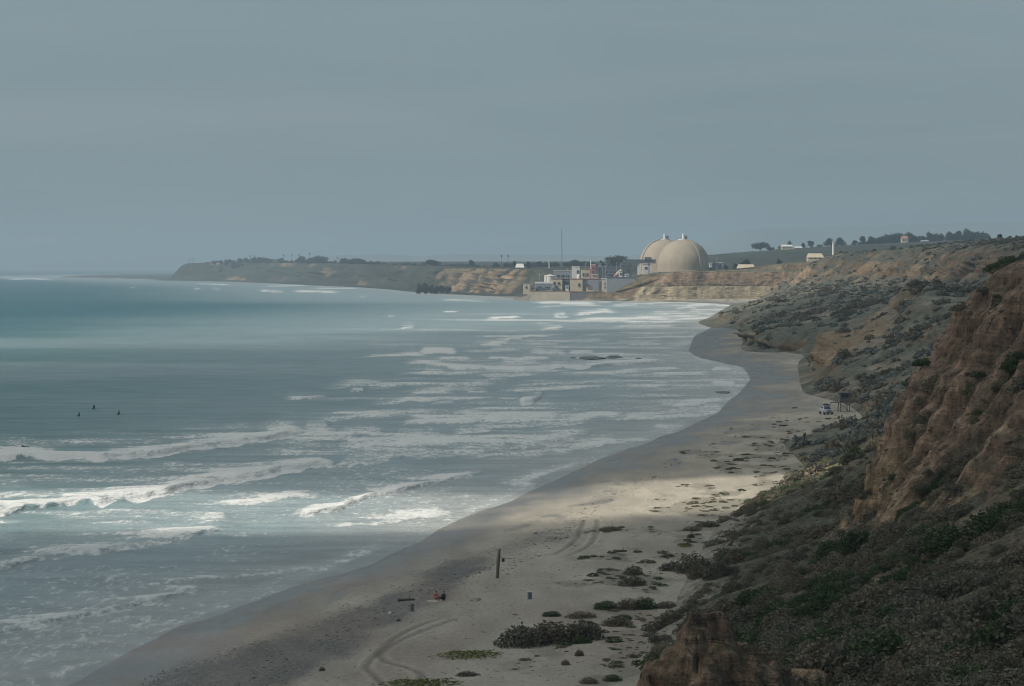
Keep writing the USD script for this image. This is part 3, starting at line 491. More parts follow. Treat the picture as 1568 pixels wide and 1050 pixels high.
fan = np.maximum(sst(2.6, 1.4, kk)*sst(420, 380, LY)*sst(0.4, 0.62, v1)*0.8, sst(1.9, 1.1, kk+1.2*(v1-0.5))*sst(440, 400, LY))
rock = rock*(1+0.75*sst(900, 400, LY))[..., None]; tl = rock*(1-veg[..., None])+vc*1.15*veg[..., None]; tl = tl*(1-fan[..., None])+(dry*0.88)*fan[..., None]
benchm = sst(2880, 2890, LY)*sst(3150, 3130, LY)*sst(5.2, 4.8, kk); tl = tl*(1-benchm[..., None])+np.array([0.2, 0.18, 0.15])*benchm[..., None]
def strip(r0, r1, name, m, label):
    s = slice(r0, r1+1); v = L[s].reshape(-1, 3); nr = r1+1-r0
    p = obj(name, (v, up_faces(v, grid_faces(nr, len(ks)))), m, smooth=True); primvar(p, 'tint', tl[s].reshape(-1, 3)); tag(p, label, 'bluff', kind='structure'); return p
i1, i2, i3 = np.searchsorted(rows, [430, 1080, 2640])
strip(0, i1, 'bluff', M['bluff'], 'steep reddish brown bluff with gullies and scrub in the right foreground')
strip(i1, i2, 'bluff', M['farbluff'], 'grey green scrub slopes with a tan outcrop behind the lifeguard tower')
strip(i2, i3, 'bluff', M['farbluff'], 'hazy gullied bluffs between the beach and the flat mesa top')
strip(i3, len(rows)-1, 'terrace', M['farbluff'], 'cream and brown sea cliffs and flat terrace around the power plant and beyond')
def on_land(px, Yd):
    """Height of the terrain at column px and distance Yd."""
    i = int(np.clip(np.searchsorted(rows, Yd), 0, len(rows)-1)); x = (px-CX)/F*Yd
    return float(np.interp(x, L[i, :, 0], L[i, :, 2]))

# sandstone pinnacle rising at the bottom edge
def pinnacle():
    n = 240; gx = np.linspace(2.5, 17, n); gy = np.linspace(111, 134, n); X_, Y_ = np.meshgrid(gx, gy)
    f3 = fbm(np.stack([X_*0.9, Y_*0.9, 0*X_], -1), 5, 96)-0.5; f4 = fbm(np.stack([X_*0.9, Y_*0.9, 0*X_+9], -1), 5, 97)-0.5; f5 = ridged(np.stack([X_*0.55+0.3*Y_, Y_*0.25-X_*0.2, 0*X_], -1), 3, 98)-0.5
    Xw, Yw = X_+1.6*f3, Y_+1.6*f4; best = np.full(X_.shape, -1e9)
    spine = [(7.0, 116.4, 19.2), (7.75, 118, 20.55), (8.75, 118.8, 20.45), (9.4, 120.5, 18.9), (11.0, 124, 17.4), (14, 130, 16.2), (16, 134, 15.5)]
    for (x0, y0, z0), (x1, y1, z1) in zip(spine, spine[1:]):
        ex, ey = x1-x0, y1-y0; t = np.clip(((Xw-x0)*ex+(Yw-y0)*ey)/(ex*ex+ey*ey), 0, 1); dx, dy = Xw-x0-t*ex, Yw-y0-t*ey
        d = np.hypot(dx, dy*0.8)*np.where(dx < 0, 1.0, 0.72); best = np.maximum(best, z0+(z1-z0)*t-np.interp(d, [0, 0.3, 0.6, 1.0, 1.6, 2.4, 4, 8, 14], [0, 0.05, 0.7, 1.5, 2.2, 3.4, 5.6, 10.5, 17]))
    z = best+0.75*f5*sst(20.6, 19.5, best)+0.25*(f3+f4); z = z+0.25*np.round(z*1.2)/1.2-0.25*z
    v = np.stack([X_, Y_, z], -1).reshape(-1, 3); f = up_faces(v, grid_faces(n, n)); f = f[v[f][:, :, 2].max(1) > 8.5]
    q = fbm(np.stack([X_*1.4, Y_*1.4, z*0.3], -1), 4, 99).ravel(); col = np.array([0.215, 0.155, 0.105])*(0.45+1.0*q)[:, None]*(1+0.5*f5.ravel())[:, None]
    top = sst(19.4, 20.3, v[:, 2])[:, None]*0.7; col = col*(1-top)+np.array([0.17, 0.105, 0.08])*top
    gv = sst(0.52, 0.62, q)[:, None]*0.7; col = col*(1-gv)+np.array([0.07, 0.068, 0.045])*gv
    (v, f), (col,) = compact(v, f, col)
    o = obj('pinnacle', (v, f), M['bluff'], smooth=True); primvar(o, 'tint', col); tag(o, 'brown broken sandstone pinnacle at the bottom edge', 'rock', kind='structure')
pinnacle()

# distant hills in the haze
def hills(Yd, depth, ridge, seed, label):
    xs = np.linspace(ridge[0][0]-30, ridge[-1][0]+30, 160); t = np.linspace(0, 1, 14); a = np.array(ridge, float)
    top = CAMZ-(np.interp(xs, a[:, 0], a[:, 1])+1.6*(fbm(np.stack([xs/40, xs*0, xs*0], -1), 4, seed)-0.5)*2-HZ)/F*(Yd+depth*0.5)
    V = []
    for u in t:
        yy_ = Yd+depth*u; V.append(np.stack([(xs-CX)/F*(Yd+depth*0.5), np.full_like(xs, yy_), np.maximum(np.sin(np.pi*u)**0.8*(top-2)+2-(u in (0, 1))*6+6*(fbm(np.stack([xs/25, xs*0+u*5, xs*0], -1), 3, seed+1)-0.5)*np.sin(np.pi*u), -4)], 1))
    v = np.array(V).reshape(-1, 3); o = obj('hills', (v, up_faces(v, grid_faces(len(t), len(xs)))), M['hill'], smooth=True)
    primvar(o, 'tint', np.array([0.125, 0.125, 0.105])*(0.8+0.4*fbm(v/200, 3, seed+2))[:, None]); tag(o, label, 'hill', kind='structure')
hills(15500, 2200, [(1040, 402), (1080, 372), (1110, 356), (1160, 350), (1260, 347), (1400, 342), (1568, 338), (1800, 330), (2300, 350)], 5, 'pale hazy hill rising behind the right hand ridge')
hills(15000, 1800, [(380, 404), (440, 398), (520, 391), (580, 388), (640, 393), (700, 388), (760, 389), (860, 391), (940, 392), (1060, 384), (1150, 380)], 8, 'low hazy hills behind the far tree line')

# ------------------------------------------------------------------ plants
def leaf_cloud(n, r, h, size, seed, shape='dome', tri=False):
    g_ = np.random.default_rng(seed); d = g_.normal(size=(n, 3)); d /= np.linalg.norm(d, axis=1, keepdims=True)
    if shape == 'dome': d[:, 2] = np.abs(d[:, 2])
    lob = 0.72+0.56*fbm(d*2.1+seed, 3, seed)
    rad = (g_.random(n)**0.35)*lob; c = d*rad[:, None]*[r, r, h if shape == 'dome' else h/2]
    if shape != 'dome': c[:, 2] += h/2
    a = g_.normal(size=(n, 3)); a /= np.linalg.norm(a, axis=1, keepdims=True); b = np.cross(a, g_.normal(size=(n, 3))); b /= np.linalg.norm(b, axis=1, keepdims=True)
    s = size*(0.6+0.8*g_.random((n, 1))); v = np.stack([c-a*s, c+b*s*0.6, c+a*s, c-b*s*0.6], 1).reshape(-1, 3)
    if shape == 'dome': v[:, 2] = np.maximum(v[:, 2], -0.03*h)
    i = np.arange(n)[:, None]*4; return v, np.vstack([np.hstack([i, i+1, i+2]), np.hstack([i, i+2, i+3])])
def hulk(r, h, seed, n=2):
    s = trimesh.creation.icosphere(n); v = s.vertices; k = 0.6+0.5*fbm(v*2.0+seed, 3, seed); s.vertices = v*k[:, None]*[r, r, h]; s.vertices[:, 2] = np.maximum(s.vertices[:, 2], -0.1*h); return s
# shrub prototypes: woody stem, leafy crown
SHRUB = {}
for nm, m_, sd in (('grey_shrub', 'scrub', 1), ('dry_shrub', 'dryscrub', 2), ('green_shrub', 'greenscrub', 3)):
    p = proto(nm)
    st_ = cat_([tube((0, 0, -0.1), (0.35*math.cos(a), 0.35*math.sin(a), 0.4), 0.04, 0.015, 5) for a in np.linspace(0, 6.28, 5)[:-1]])
    obj('stem', st_, M['bark'], p); obj('crown', leaf_cloud(1500, 0.62, 0.62, 0.042, sd), M[m_], p); SHRUB[nm] = p
p = proto('ice_plant'); obj('leaf_carpet', leaf_cloud(900, 1.0, 0.14, 0.05, 9), M['mat_leaf'], p); SHRUB['ice_plant'] = p
# countable shrubs on the beach: column, foot row, width and height in pixels, kind, label
SHRUBS = [
 (800, 988, 78, 27, 'grey_shrub', 'low dark shrub at the left end of the big clump on the beach'),
 (848, 982, 84, 27, 'dry_shrub', 'widest brown shrub in the middle of the big clump on the beach'),
 (893, 978, 62, 26, 'grey_shrub', 'grey shrub at the right end of the big clump on the beach'),
 (889, 984, 34, 9, 'green_shrub', 'small low shrub in front of the right end of the big beach clump'),
 (1062, 877, 58, 26, 'grey_shrub', 'large rounded dark shrub alone on the sand right of the grey post'),
 (1030, 873, 40, 12, 'grey_shrub', 'flat shrub touching the left side of the large rounded shrub'),
 (1095, 876, 28, 14, 'grey_shrub', 'small shrub touching the right side of the large rounded shrub'),
 (970, 880, 30, 13, 'grey_shrub', 'small round shrub on the sand left of the large rounded shrub'),
 (968, 896, 42, 13, 'grey_shrub', 'flat dark shrub just in front of the small round shrub'),
 (928, 932, 38, 11, 'green_shrub', 'leftmost shrub of the row along the sandy track'),
 (962, 932, 44, 14, 'dry_shrub', 'second shrub from the left of the row along the sandy track'),
 (988, 932, 34, 16, 'green_shrub', 'tallest shrub of the row along the sandy track'),
 (1020, 930, 36, 9, 'dry_shrub', 'rightmost low shrub of the row along the sandy track'),
 (845, 943, 30, 7, 'green_shrub', 'leftmost flat shrub of the low row above the big clump'),
 (890, 945, 46, 8, 'dry_shrub', 'long flat shrub in the middle of the low row above the big clump'),
 (945, 957, 46, 12, 'dry_shrub', 'right hand low shrub between the big clump and the sandy track'),
 (955, 948, 26, 7, 'green_shrub', 'small flat shrub at the edge of the sandy track'),
 (1085, 806, 36, 8, 'grey_shrub', 'flat shrub on the shaded sand below the bright strip'),
 (1060, 812, 30, 6, 'dry_shrub', 'thin flat shrub left of the flat shrub below the bright strip'),
 (1058, 823, 12, 6, 'grey_shrub', 'tiny round shrub below the flat shrubs under the bright strip'),
 (1112, 800, 30, 9, 'grey_shrub', 'dark shrub at the foot of the green spur'),
 (1098, 840, 42, 13, 'grey_shrub', 'dark shrub at the foot of the slope beside the bare sand'),
 (1125, 830, 46, 16, 'grey_shrub', 'broad grey shrub on the lowest part of the slope'),
 (936, 812, 36, 6, 'dry_shrub', 'low brown mat of shrub right of the upper wheel ruts'),
 (866, 1018, 14, 8, 'dry_shrub', 'small dark shrub on the bare sand below the big clump'),
 (887, 1004, 14, 9, 'grey_shrub', 'small round shrub right below the big clump'),
 (716, 1034, 36, 6, 'grey_shrub', 'flat dark shrub near the bottom of the beach'),
 (902, 1046, 28, 9, 'dry_shrub', 'low shrub at the bottom edge below the pinnacle'),
 (938, 1042, 28, 9, 'green_shrub', 'greener low shrub at the bottom edge left of the pinnacle'),
 (493, 1027, 10, 6, 'dry_shrub', 'small dark tuft alone on the sand near the bottom left'),
 (610, 951, 8, 4, 'dry_shrub', 'tiny dark tuft on the sand below the two sitting people'),
 (1150, 772, 26, 8, 'green_shrub', 'green shrub at the very tip of the green spur'),
 (1005, 965, 44, 14, 'grey_shrub', 'grey shrub at the left foot of the lower slope'),
 (1040, 962, 60, 20, 'grey_shrub', 'broad grey shrub on the lower slope above the pinnacle'),
 (1060, 945, 48, 18, 'dry_shrub', 'brown shrub on the lower slope right of the sandy track'),
 (1225, 690, 26, 7, 'dry_shrub', 'low dark shrub in the weedy sand above the bright strip'),
 (1242, 674, 16, 7, 'grey_shrub', 'small dark shrub in the weedy sand below the lifeguard tower')]
for px, py, wd, ht, kind, lab in SHRUBS:
    g_ = ground(px, py); s_ = g_[1]/F
    copy_of(SHRUB[kind], 'shrub', lab, 'shrub', g_-[0, 0, 0.05], rng.random()*360, (wd*s_/1.1, wd*s_/1.1, max(ht*s_/0.55, 0.25)))
for px, py, wd, dp, lab in [(728, 1003, 118, 16, 'yellow green ice plant patch left of the big shrub clump'), (655, 1048, 150, 20, 'yellow green patch of ice plant at the bottom edge of the beach'), (1050, 835, 26, 8, 'small yellow green patch of ice plant below the flat shrubs')]:
    g_ = ground(px, py); s_ = g_[1]/F
    copy_of(SHRUB['ice_plant'], 'ice_plant', lab, 'ground cover', g_-[0, 0, 0.02], 0, (wd*s_/2, dp*g_[1]**2/(33.5*F)/2, 1.3))

def instancer(name, path_protos, pts, idx, scales, label, cat, yaw=None):
    pi = UsdGeom.PointInstancer.Define(stage, numbered('/World', name))
    pi.CreatePrototypesRel().SetTargets([p.GetPath() for p in path_protos])
    pi.CreatePositionsAttr(Vt.Vec3fArray.FromNumpy(np.asarray(pts, np.float32))); pi.CreateProtoIndicesAttr(Vt.IntArray.FromNumpy(np.asarray(idx, np.int32)))
    pi.CreateScalesAttr(Vt.Vec3fArray.FromNumpy(np.asarray(scales, np.float32)))
    yaw = rng.random(len(pts))*2*np.pi if yaw is None else yaw
    pi.CreateOrientationsAttr(Vt.QuathArray([Gf.Quath(float(math.cos(a/2)), 0, 0, float(math.sin(a/2))) for a in yaw]))
    tag(pi.GetPrim(), label, cat, kind='stuff'); return pi
LP = UsdGeom.Scope.Define(stage, '/World/Looks')  # (materials)
def inst_protos(inst_path, defs):
    out = []
    for nm, mesh, m_ in defs:
        out.append(usdkit.mesh(stage, f'{inst_path}/{nm}', mesh, m_).GetPrim())
    return out
def scatter(name, y0, y1, n, smin, smax, label, seed, leaves, size, mats3=('scrub', 'dryscrub', 'greenscrub'), flat=False):
    g_ = np.random.default_rng(seed)
    sel = (LY > y0) & (LY < y1) & (kk > 1.05) & (kk < 10.2) & (pxl > 800) & (pxl < 1640) & (pyl > 360)
    area = np.linalg.norm(np.cross(np.gradient(L, axis=0), np.gradient(L, axis=1)), axis=-1)
    w_ = np.where(sel, area*(0.25+np.clip(veg, 0, 1))/LY**0.8, 0).ravel() if flat else np.where(sel, area*(np.clip(veg, 0, 1)**1.5*0.97+0.012)*(0.06+sst(0.42, 0.57, v1))*(0.22+sst(0.38, 0.56, v2))/LY**0.8, 0).ravel(); w_ /= w_.sum()
    pick = g_.choice(len(w_), n, p=w_); pts = L.reshape(-1, 3)[pick] + g_.normal(size=(n, 3))*[0.3, 0.3, 0]
    gr = ggreen.ravel()[pick]+0.25*g_.normal(size=n); idx = np.where(gr > 0.55, 2, np.where(g_.random(n) < 0.35, 1, 0))
    s = smin+(smax-smin)*g_.random(n)**2.2; scl = np.stack([s*(0.9+0.5*g_.random(n)), s*(0.9+0.5*g_.random(n)), s*(0.6+0.5*g_.random(n))], 1)
    pts[:, 2] -= 0.12*s
    path = '/World/'+name if ('/World', name) not in used else f"/World/{name}_{used[('/World', name)]:03d}"
    pi = instancer(name, [], pts, idx, scl, label, 'scrub')
    pr = inst_protos(path, [(f'{a}_clump', leaf_cloud(leaves, 0.62, 0.7, size, sd), M[m_]) for a, m_, sd in (('grey', mats3[0], 11), ('dry', mats3[1], 12), ('green', mats3[2], 13))])
    pi.GetPrototypesRel().SetTargets([p.GetPath() for p in pr])
scatter('coastal_scrub', 85, 425, 5600, 0.35, 1.5, 'dense grey green coastal scrub covering the near bluff slopes', 101, 800, 0.055)
scatter('coastal_bushes', 95, 425, 560, 1.2, 3.0, 'larger rounded bushes standing out of the scrub on the near bluff slopes', 105, 1600, 0.045)
scatter('coastal_scrub', 425, 1400, 3200, 1.0, 3.6, 'hazy grey green scrub covering the slopes behind the lifeguard tower', 102, 160, 0.13, ('hazed_sage', 'dryscrub', 'scrub'))

scatter('coastal_scrub', 1400, 2660, 2600, 1.0, 3.4, 'hazy scrub covering the gullied bluffs below the mesa', 103, 80, 0.2, ('hazed_sage', 'dryscrub', 'scrub'))
wm_ = np.where((Yg.ravel() > 230) & (Yg.ravel() < 640) & (dsh.ravel() > 12), mats.ravel()*Yg.ravel()**1.5, 0); wm_ /= wm_.sum(); pk = rng.choice(len(wm_), 1700, p=wm_)
wp = P3.reshape(-1, 3)[pk]+np.column_stack([rng.normal(size=1700)*0.3, rng.normal(size=1700)*1.2, np.zeros(1700)]); s = 0.22+0.8*rng.random(1700)**2.5
pi = instancer('beach_weed', [], wp, rng.integers(0, 3, 1700), np.stack([s*1.3, s*1.3, s*(0.25+0.5*rng.random(1700))], 1), 'low straggling weed scattered over the back of the beach', 'weed')
pr = inst_protos('/World/beach_weed', [(f'{a}_tuft', leaf_cloud(120, 0.6, 0.6, 0.11, sd), M[m_]) for a, m_, sd in (('grey', 'scrub', 21), ('dry', 'dryscrub', 22), ('green', 'greenscrub', 23))]); pi.GetPrototypesRel().SetTargets([p.GetPath() for p in pr])
scatter('dry_tufts', 85, 440, 9000, 0.15, 0.6, 'small dry tufts and litter scattered over the near bluff slopes', 104, 60, 0.11, flat=True)
def bits(name, P_, n, s0, s1, m_, label, seed, flat=0.7):
    g_ = np.random.default_rng(seed); s_ = s0+(s1-s0)*g_.random(n)**3; pi = instancer(name, [], P_, g_.integers(0, 2, n), np.stack([s_*(0.7+0.8*g_.random(n)), s_, s_*flat], 1), label, name)
    out = []
    for k in (1, 2):
        t = trimesh.creation.icosphere(1); t.vertices *= (0.6+0.8*noise(t.vertices*1.5+k*9, k))[:, None]; out.append((f'piece_{"ab"[k-1]}', t, m_))
    pi.GetPrototypesRel().SetTargets([p.GetPath() for p in inst_protos(f'/World/{name}', out)])
M['earth'] = mat('fallen_earth', (0.15, 0.108, 0.076), 0.9, 0.4, 1.5, bump=0.4); M['wrack'] = mat('dry_kelp', (0.06, 0.05, 0.035), 0.8, 0.4, 4.0)
rw = np.where((LY > 95) & (LY < 430) & (kk > 1.05) & (kk < 9) & (pxl > 900) & (pxl < 1640), (1.1-np.clip(veg, 0, 1))*LY**0.6*(0.2+sst(0.45, 0.62, v3)), 0).ravel(); pk = np.random.default_rng(5).choice(len(rw), 5000, p=rw/rw.sum())
bits('rubble', L.reshape(-1, 3)[pk], 5000, 0.03, 0.26, M['earth'], 'fallen lumps of earth and stone on the near bluff face and slope', 6)
wd = np.abs(dsh-(15+6*nb)); ww = np.where((Yg > 225) & (Yg < 900) & (px_ < 1300), np.exp(-(wd/1.6)**2)*Yg**1.2+0.02*(dsh > 8)*Yg, 0).ravel(); pk = np.random.default_rng(8).choice(len(ww), 1800, p=ww/ww.sum())
bits('wrack', P3.reshape(-1, 3)[pk]+np.random.default_rng(9).normal(size=(1800, 3))*[0.3, 0.8, 0], 1800, 0.04, 0.20, M['wrack'], 'line of dry kelp and drift left along the high water mark', 7, 0.25)
# cobbles
cm = cobble_mask.ravel()*(0.3+nb2.ravel()); cw = np.where((Yg.ravel() > 225) & (Yg.ravel() < 420), cm*(Yg.ravel()**1), 0)+1e-12
loose = np.where((px_.ravel() > 300) & (px_.ravel() < 1100) & (Yg.ravel() > 225) & (Yg.ravel() < 460) & (dsh.ravel() > 12), 0.03*Yg.ravel(), 0)
cw = (cw+loose)/(cw+loose).sum(); pk = rng.choice(len(cw), 9000, p=cw); cp = P3.reshape(-1, 3)[pk]+np.column_stack([rng.normal(size=9000)*0.15, rng.normal(size=9000)*0.5, np.zeros(9000)])
s = 0.04+0.09*rng.random(9000)**2.5; pi = instancer('cobbles', [], cp, rng.integers(0, 2, 9000), np.stack([s*(0.8+0.8*rng.random(9000)), s, s*0.6], 1), 'band of loose grey cobbles running along the beach', 'cobbles')
def pebble(sd):
    t = trimesh.creation.icosphere(1); t.vertices *= (0.8+0.4*noise(t.vertices*1.5+sd*9, sd))[:, None]; return t
pr = inst_protos('/World/cobbles', [('cobble_round', pebble(1), M['cobble']), ('cobble_flat', pebble(2), M['cobble'])]); pi.GetPrototypesRel().SetTargets([p.GetPath() for p in pr])

# ------------------------------------------------------------------ trees (unit height prototypes, 10 m tall)
TREE = {}
def make_tree(name, r, h, z0, n, size, seed, leaf='tree_leaf', clumps=7):
    p = proto(name); g_ = np.random.default_rng(seed); V, Fc, o = [], [], 0; limbs = [tube((0, 0, -0.6), (0.1, 0, z0+0.35*h), 0.38, 0.16, 7)]
    for k in range(clumps):
        a, q = g_.random()*6.28, g_.random()**0.6; c = np.array([r*0.62*q*math.cos(a), r*0.62*q*math.sin(a), z0+h*(0.18+0.62*g_.random()*(1-0.35*q))])
        v, f = leaf_cloud(n//clumps, r*0.55, h*0.42, size, seed*31+k, 'ball'); v = v+c-[0, 0, h*0.21]; V.append(v); Fc.append(f+o); o += len(v)
        limbs.append(tube((0, 0, z0*0.7), c, 0.13, 0.05, 5))
    obj('trunk', cat_(limbs), M['bark'], p); obj('crown', (np.vstack(V), np.vstack(Fc)), M[leaf], p); TREE[name] = p
make_tree('round_tree', 4.6, 9.6, 0.3, 1200, 0.5, 1, clumps=9); make_tree('broad_tree', 7.2, 8.4, 1.2, 1400, 0.55, 2, clumps=12)
make_tree('tall_tree', 3.0, 9.6, 0.4, 1000, 0.45, 3, clumps=9); make_tree('ragged_tree', 4.0, 8.4, 1.4, 900, 0.45, 4, clumps=7)
p = proto('palm'); obj('trunk', tube((0, 0, -0.4), (0.15, 0, 9), 0.22, 0.15, 7), M['bark'], p)
fr = []
for k in range(26):
    a = k*2.4; e = 0.9-1.5*k/26; d = np.array([math.cos(a)*math.cos(e), math.sin(a)*math.cos(e), math.sin(e)]); sd = np.array([-math.sin(a), math.cos(a), 0])*0.28; b0 = np.array([0.15, 0, 9.0]); m_ = b0+d*1.0; t_ = b0+d*1.7-np.array([0, 0, 0.45])
    fr.append(trimesh.Trimesh(np.array([b0, m_-sd, m_+sd, t_]), [[0, 1, 2], [1, 3, 2]], process=False))
obj('fronds', cat_(fr), M['fig_leaf'], p); TREE['palm'] = p
def put_tree(kind, px, pyt, pyb, wd, Yd, label, group=None):
    base = W(px, pyb, Yd); z = on_land(px, Yd); s_ = Yd/F; top = CAMZ-(pyt-HZ)*s_
    zb = min(z, base[2]) if z < top-2 else base[2]; hgt = top-zb
    w0 = {'round_tree': 9.0, 'broad_tree': 13.5, 'tall_tree': 6.2, 'ragged_tree': 7.6, 'palm': 3.4}[kind]
    sx = max(wd*s_/w0, 0.25); copy_of(TREE[kind], 'tree' if kind != 'palm' else 'palm_tree', label, 'tree' if kind != 'palm' else 'palm tree', (base[0], Yd, zb), rng.random()*360, (sx, sx, hgt/10.2), group)
R = 4150
for a in [('broad_tree', 1164, 366, 383, 27, 'dark flat topped tree at the left end of the ridge'), ('round_tree', 1178, 376, 383, 10, 'small bush like tree right of the flat topped tree on the ridge'),
          ('round_tree', 1210, 366, 378, 10, 'small tree standing above the pale house on the ridge'), ('tall_tree', 1230, 369, 381, 9, 'left of two small dark trees beside the pale ridge house'), ('ragged_tree', 1241, 366, 381, 10, 'right of two small dark trees beside the pale ridge house'),
          ('round_tree', 1268, 361, 378, 17, 'round dark tree just left of the white post'), ('round_tree', 1288, 360, 378, 18, 'round dark tree just right of the white post'),
          ('ragged_tree', 1309, 366, 376, 10, 'small thin tree left of the long ridge tree row'), ('tall_tree', 1321, 357, 376, 11, 'narrow tree first in the long ridge tree row'), ('tall_tree', 1334, 358, 376, 12, 'narrow tree second in the long ridge tree row'),
          ('round_tree', 1347, 358, 376, 14, 'round tree third in the long ridge tree row'), ('round_tree', 1359, 355, 375, 16, 'tree fourth in the long ridge tree row, before the highest crown'), ('broad_tree', 1374, 350, 375, 26, 'widest tree in the middle of the long ridge row left of the orange house'),
          ('round_tree', 1393, 351, 375, 20, 'big round tree right behind the orange house on the ridge'), ('ragged_tree', 1411, 358, 375, 12, 'thin low tree right of the orange house on the ridge'), ('round_tree', 1425, 350, 375, 15, 'tall round tree standing free right of the orange house'),
          ('tall_tree', 1439, 354, 374, 10, 'narrow small tree between the two last tree clumps of the ridge'), ('round_tree', 1456, 350, 373, 17, 'left tree of the clump near the right end of the ridge'), ('ragged_tree', 1468, 349, 373, 13, 'thin tree inside the clump near the right end of the ridge'),
          ('round_tree', 1482, 345, 372, 19, 'highest tree on the whole ridge near its right end'), ('broad_tree', 1498, 351, 372, 24, 'wide sloping tree right of the highest ridge tree'), ('round_tree', 1511, 357, 371, 14, 'low tree ending the clump at the right end of the ridge')]:
    put_tree(a[0], *a[1:5], R, a[5])
for a in [('ragged_tree', 1531, 356, 369, 8, 'slim lone tree on the near mesa skyline at far right'), ('round_tree', 1546, 359, 369, 10, 'small round tree on the near mesa skyline at far right'), ('round_tree', 1557, 358, 368, 8, 'last small tree at the right edge of the skyline'), ('round_tree', 1339, 380, 386, 5, 'tiny dark bush on the crest of the hazy gullied bluff')]:
    put_tree(a[0], *a[1:5], 2480, a[5])
for a in [('round_tree', 1142, 393, 415, 20, 'dark round tree behind the cliff edge right of the domes', 3050), ('round_tree', 1112, 402, 416, 10, 'small tree just right of the domes', 3050), ('round_tree', 1193, 393, 405, 10, 'small hazy tree above the brown cliff right of the domes', 3050), ('round_tree', 1128, 400, 415, 12, 'low tree between the domes and the dark round tree', 3080),
          ('broad_tree', 944, 385, 402, 32, 'large dark dome shaped tree left of the reactor domes', 3500), ('broad_tree', 491, 387, 404, 24, 'big dark rounded tree highest on the far left headland', 6000), ('broad_tree', 407, 391, 404, 30, 'wide dark tree on the far left headland near its tip', 6400), ('broad_tree', 663, 394, 408, 26, 'wide flat dark tree on the terrace left of the tan bluff', 4300),
          ('round_tree', 723, 395, 409, 12, 'small round tree on the terrace above the dark beach trees', 4100), ('tall_tree', 809, 397, 412, 8, 'narrow dark tree right of the white tent roof', 3400), ('tall_tree', 788, 396, 412, 7, 'narrow dark tree left of the white tent roof', 3500), ('round_tree', 921, 396, 404, 9, 'small dark tree behind the red tower of the plant', 3450), ('round_tree', 430, 393, 403, 16, 'dark tree between the two wide headland trees', 6300)]:
    put_tree(*a[:5], a[6], a[5])
for px, py, lab in [(290, 395, 'left palm of the pair at the tip of the far headland'), (296, 395, 'right palm of the pair at the tip of the far headland'), (383, 390, 'slender palm at the left edge of the wide dark headland tree'), (390, 390, 'slender palm right beside the palm at the wide dark headland tree'),
                    (434, 389, 'lone palm just left of the middle of the headland tree line'), (447, 388.5, 'palm standing between two lone palms on the headland tree line'), (458, 388.5, 'palm left of the big dark rounded headland tree, second nearest to it'), (474, 386, 'highest palm, nearest on the left to the big dark rounded headland tree'),
                    (516, 393, 'short palm above the small bright white headland house'), (768, 389, 'left of two palms above the tan bluff left of the plant'), (778, 389, 'right of two palms above the tan bluff left of the plant')]:
    Yp = np.interp(px, [290, 366, 435, 492, 554], [6850, 6530, 6030, 5530, 5030]) if px < 600 else 3600
    put_tree('palm', px, py, 403 if px < 600 else 410, 4.5, Yp, lab, 'palms above the far tree line')
for i, (px, pt, wh) in enumerate([(643, 430, 'leftmost'), (651, 428, 'second and tallest'), (660, 432, 'third from the left'), (669, 434, 'third from the right'), (678, 433, 'second from the right'), (687, 436, 'rightmost and lowest')]):
    put_tree('tall_tree' if i % 2 else 'round_tree', px, pt, 449, 12, 3560, wh+' of the dark trees clumped at the foot of the far bluff', 'dark trees at the foot of the far bluff')
# the far wood as one mass
pts, scl = [], []
for k in range(420):
    px = rng.uniform(300, 965); Yd = np.interp(px, [300, 400, 500, 600, 700, 800, 965], [6700, 6200, 5400, 4800, 4100, 3700, 3450])+rng.uniform(0, 250)
    if px > 700 and px < 800 and rng.random() < 0.5: continue
    z = on_land(px, Yd); b = W(px, 0, Yd); pts.append((b[0], Yd, z-1)); h = rng.uniform(3.0, 10.5)*(0.25+1.7*float(noise(np.array([px/22.0, 3.3, 0]), 12))**1.3)*np.interp(px, [300, 340, 400, 500, 560, 965], [0.3, 0.5, 1.1, 1.1, 0.9, 0.9]); scl.append((h/10*rng.uniform(0.9, 1.9), h/10*rng.uniform(0.9, 1.9), h/10))
for k in range(110):
    px = rng.choice([rng.uniform(1300, 1445), rng.uniform(1450, 1515), rng.uniform(1160, 1300)], p=[0.6, 0.28, 0.12]); Yd = 4170+rng.uniform(0, 120); b = W(px, 0, Yd); h = rng.uniform(4, 13)*(1.0 if px > 1330 else 0.55)
    pts.append((b[0], Yd, on_land(px, Yd)-1)); scl.append((h/10*rng.uniform(0.8, 1.5), h/10*rng.uniform(0.8, 1.5), h/10))
pi = instancer('far_wood', [], pts, rng.integers(0, 2, len(pts)), scl, 'dark hazy belts of trees along the far bluff tops and the right hand ridge', 'wood')
pr = inst_protos('/World/far_wood', [('round_crown', leaf_cloud(260, 5.2, 10.5, 1.1, 201, 'ball'), M['tree_leaf']), ('uneven_crown', leaf_cloud(260, 4.2, 10.0, 1.1, 202, 'ball'), M['tree_leaf'])]); pi.GetPrototypesRel().SetTargets([p.GetPath() for p in pr])

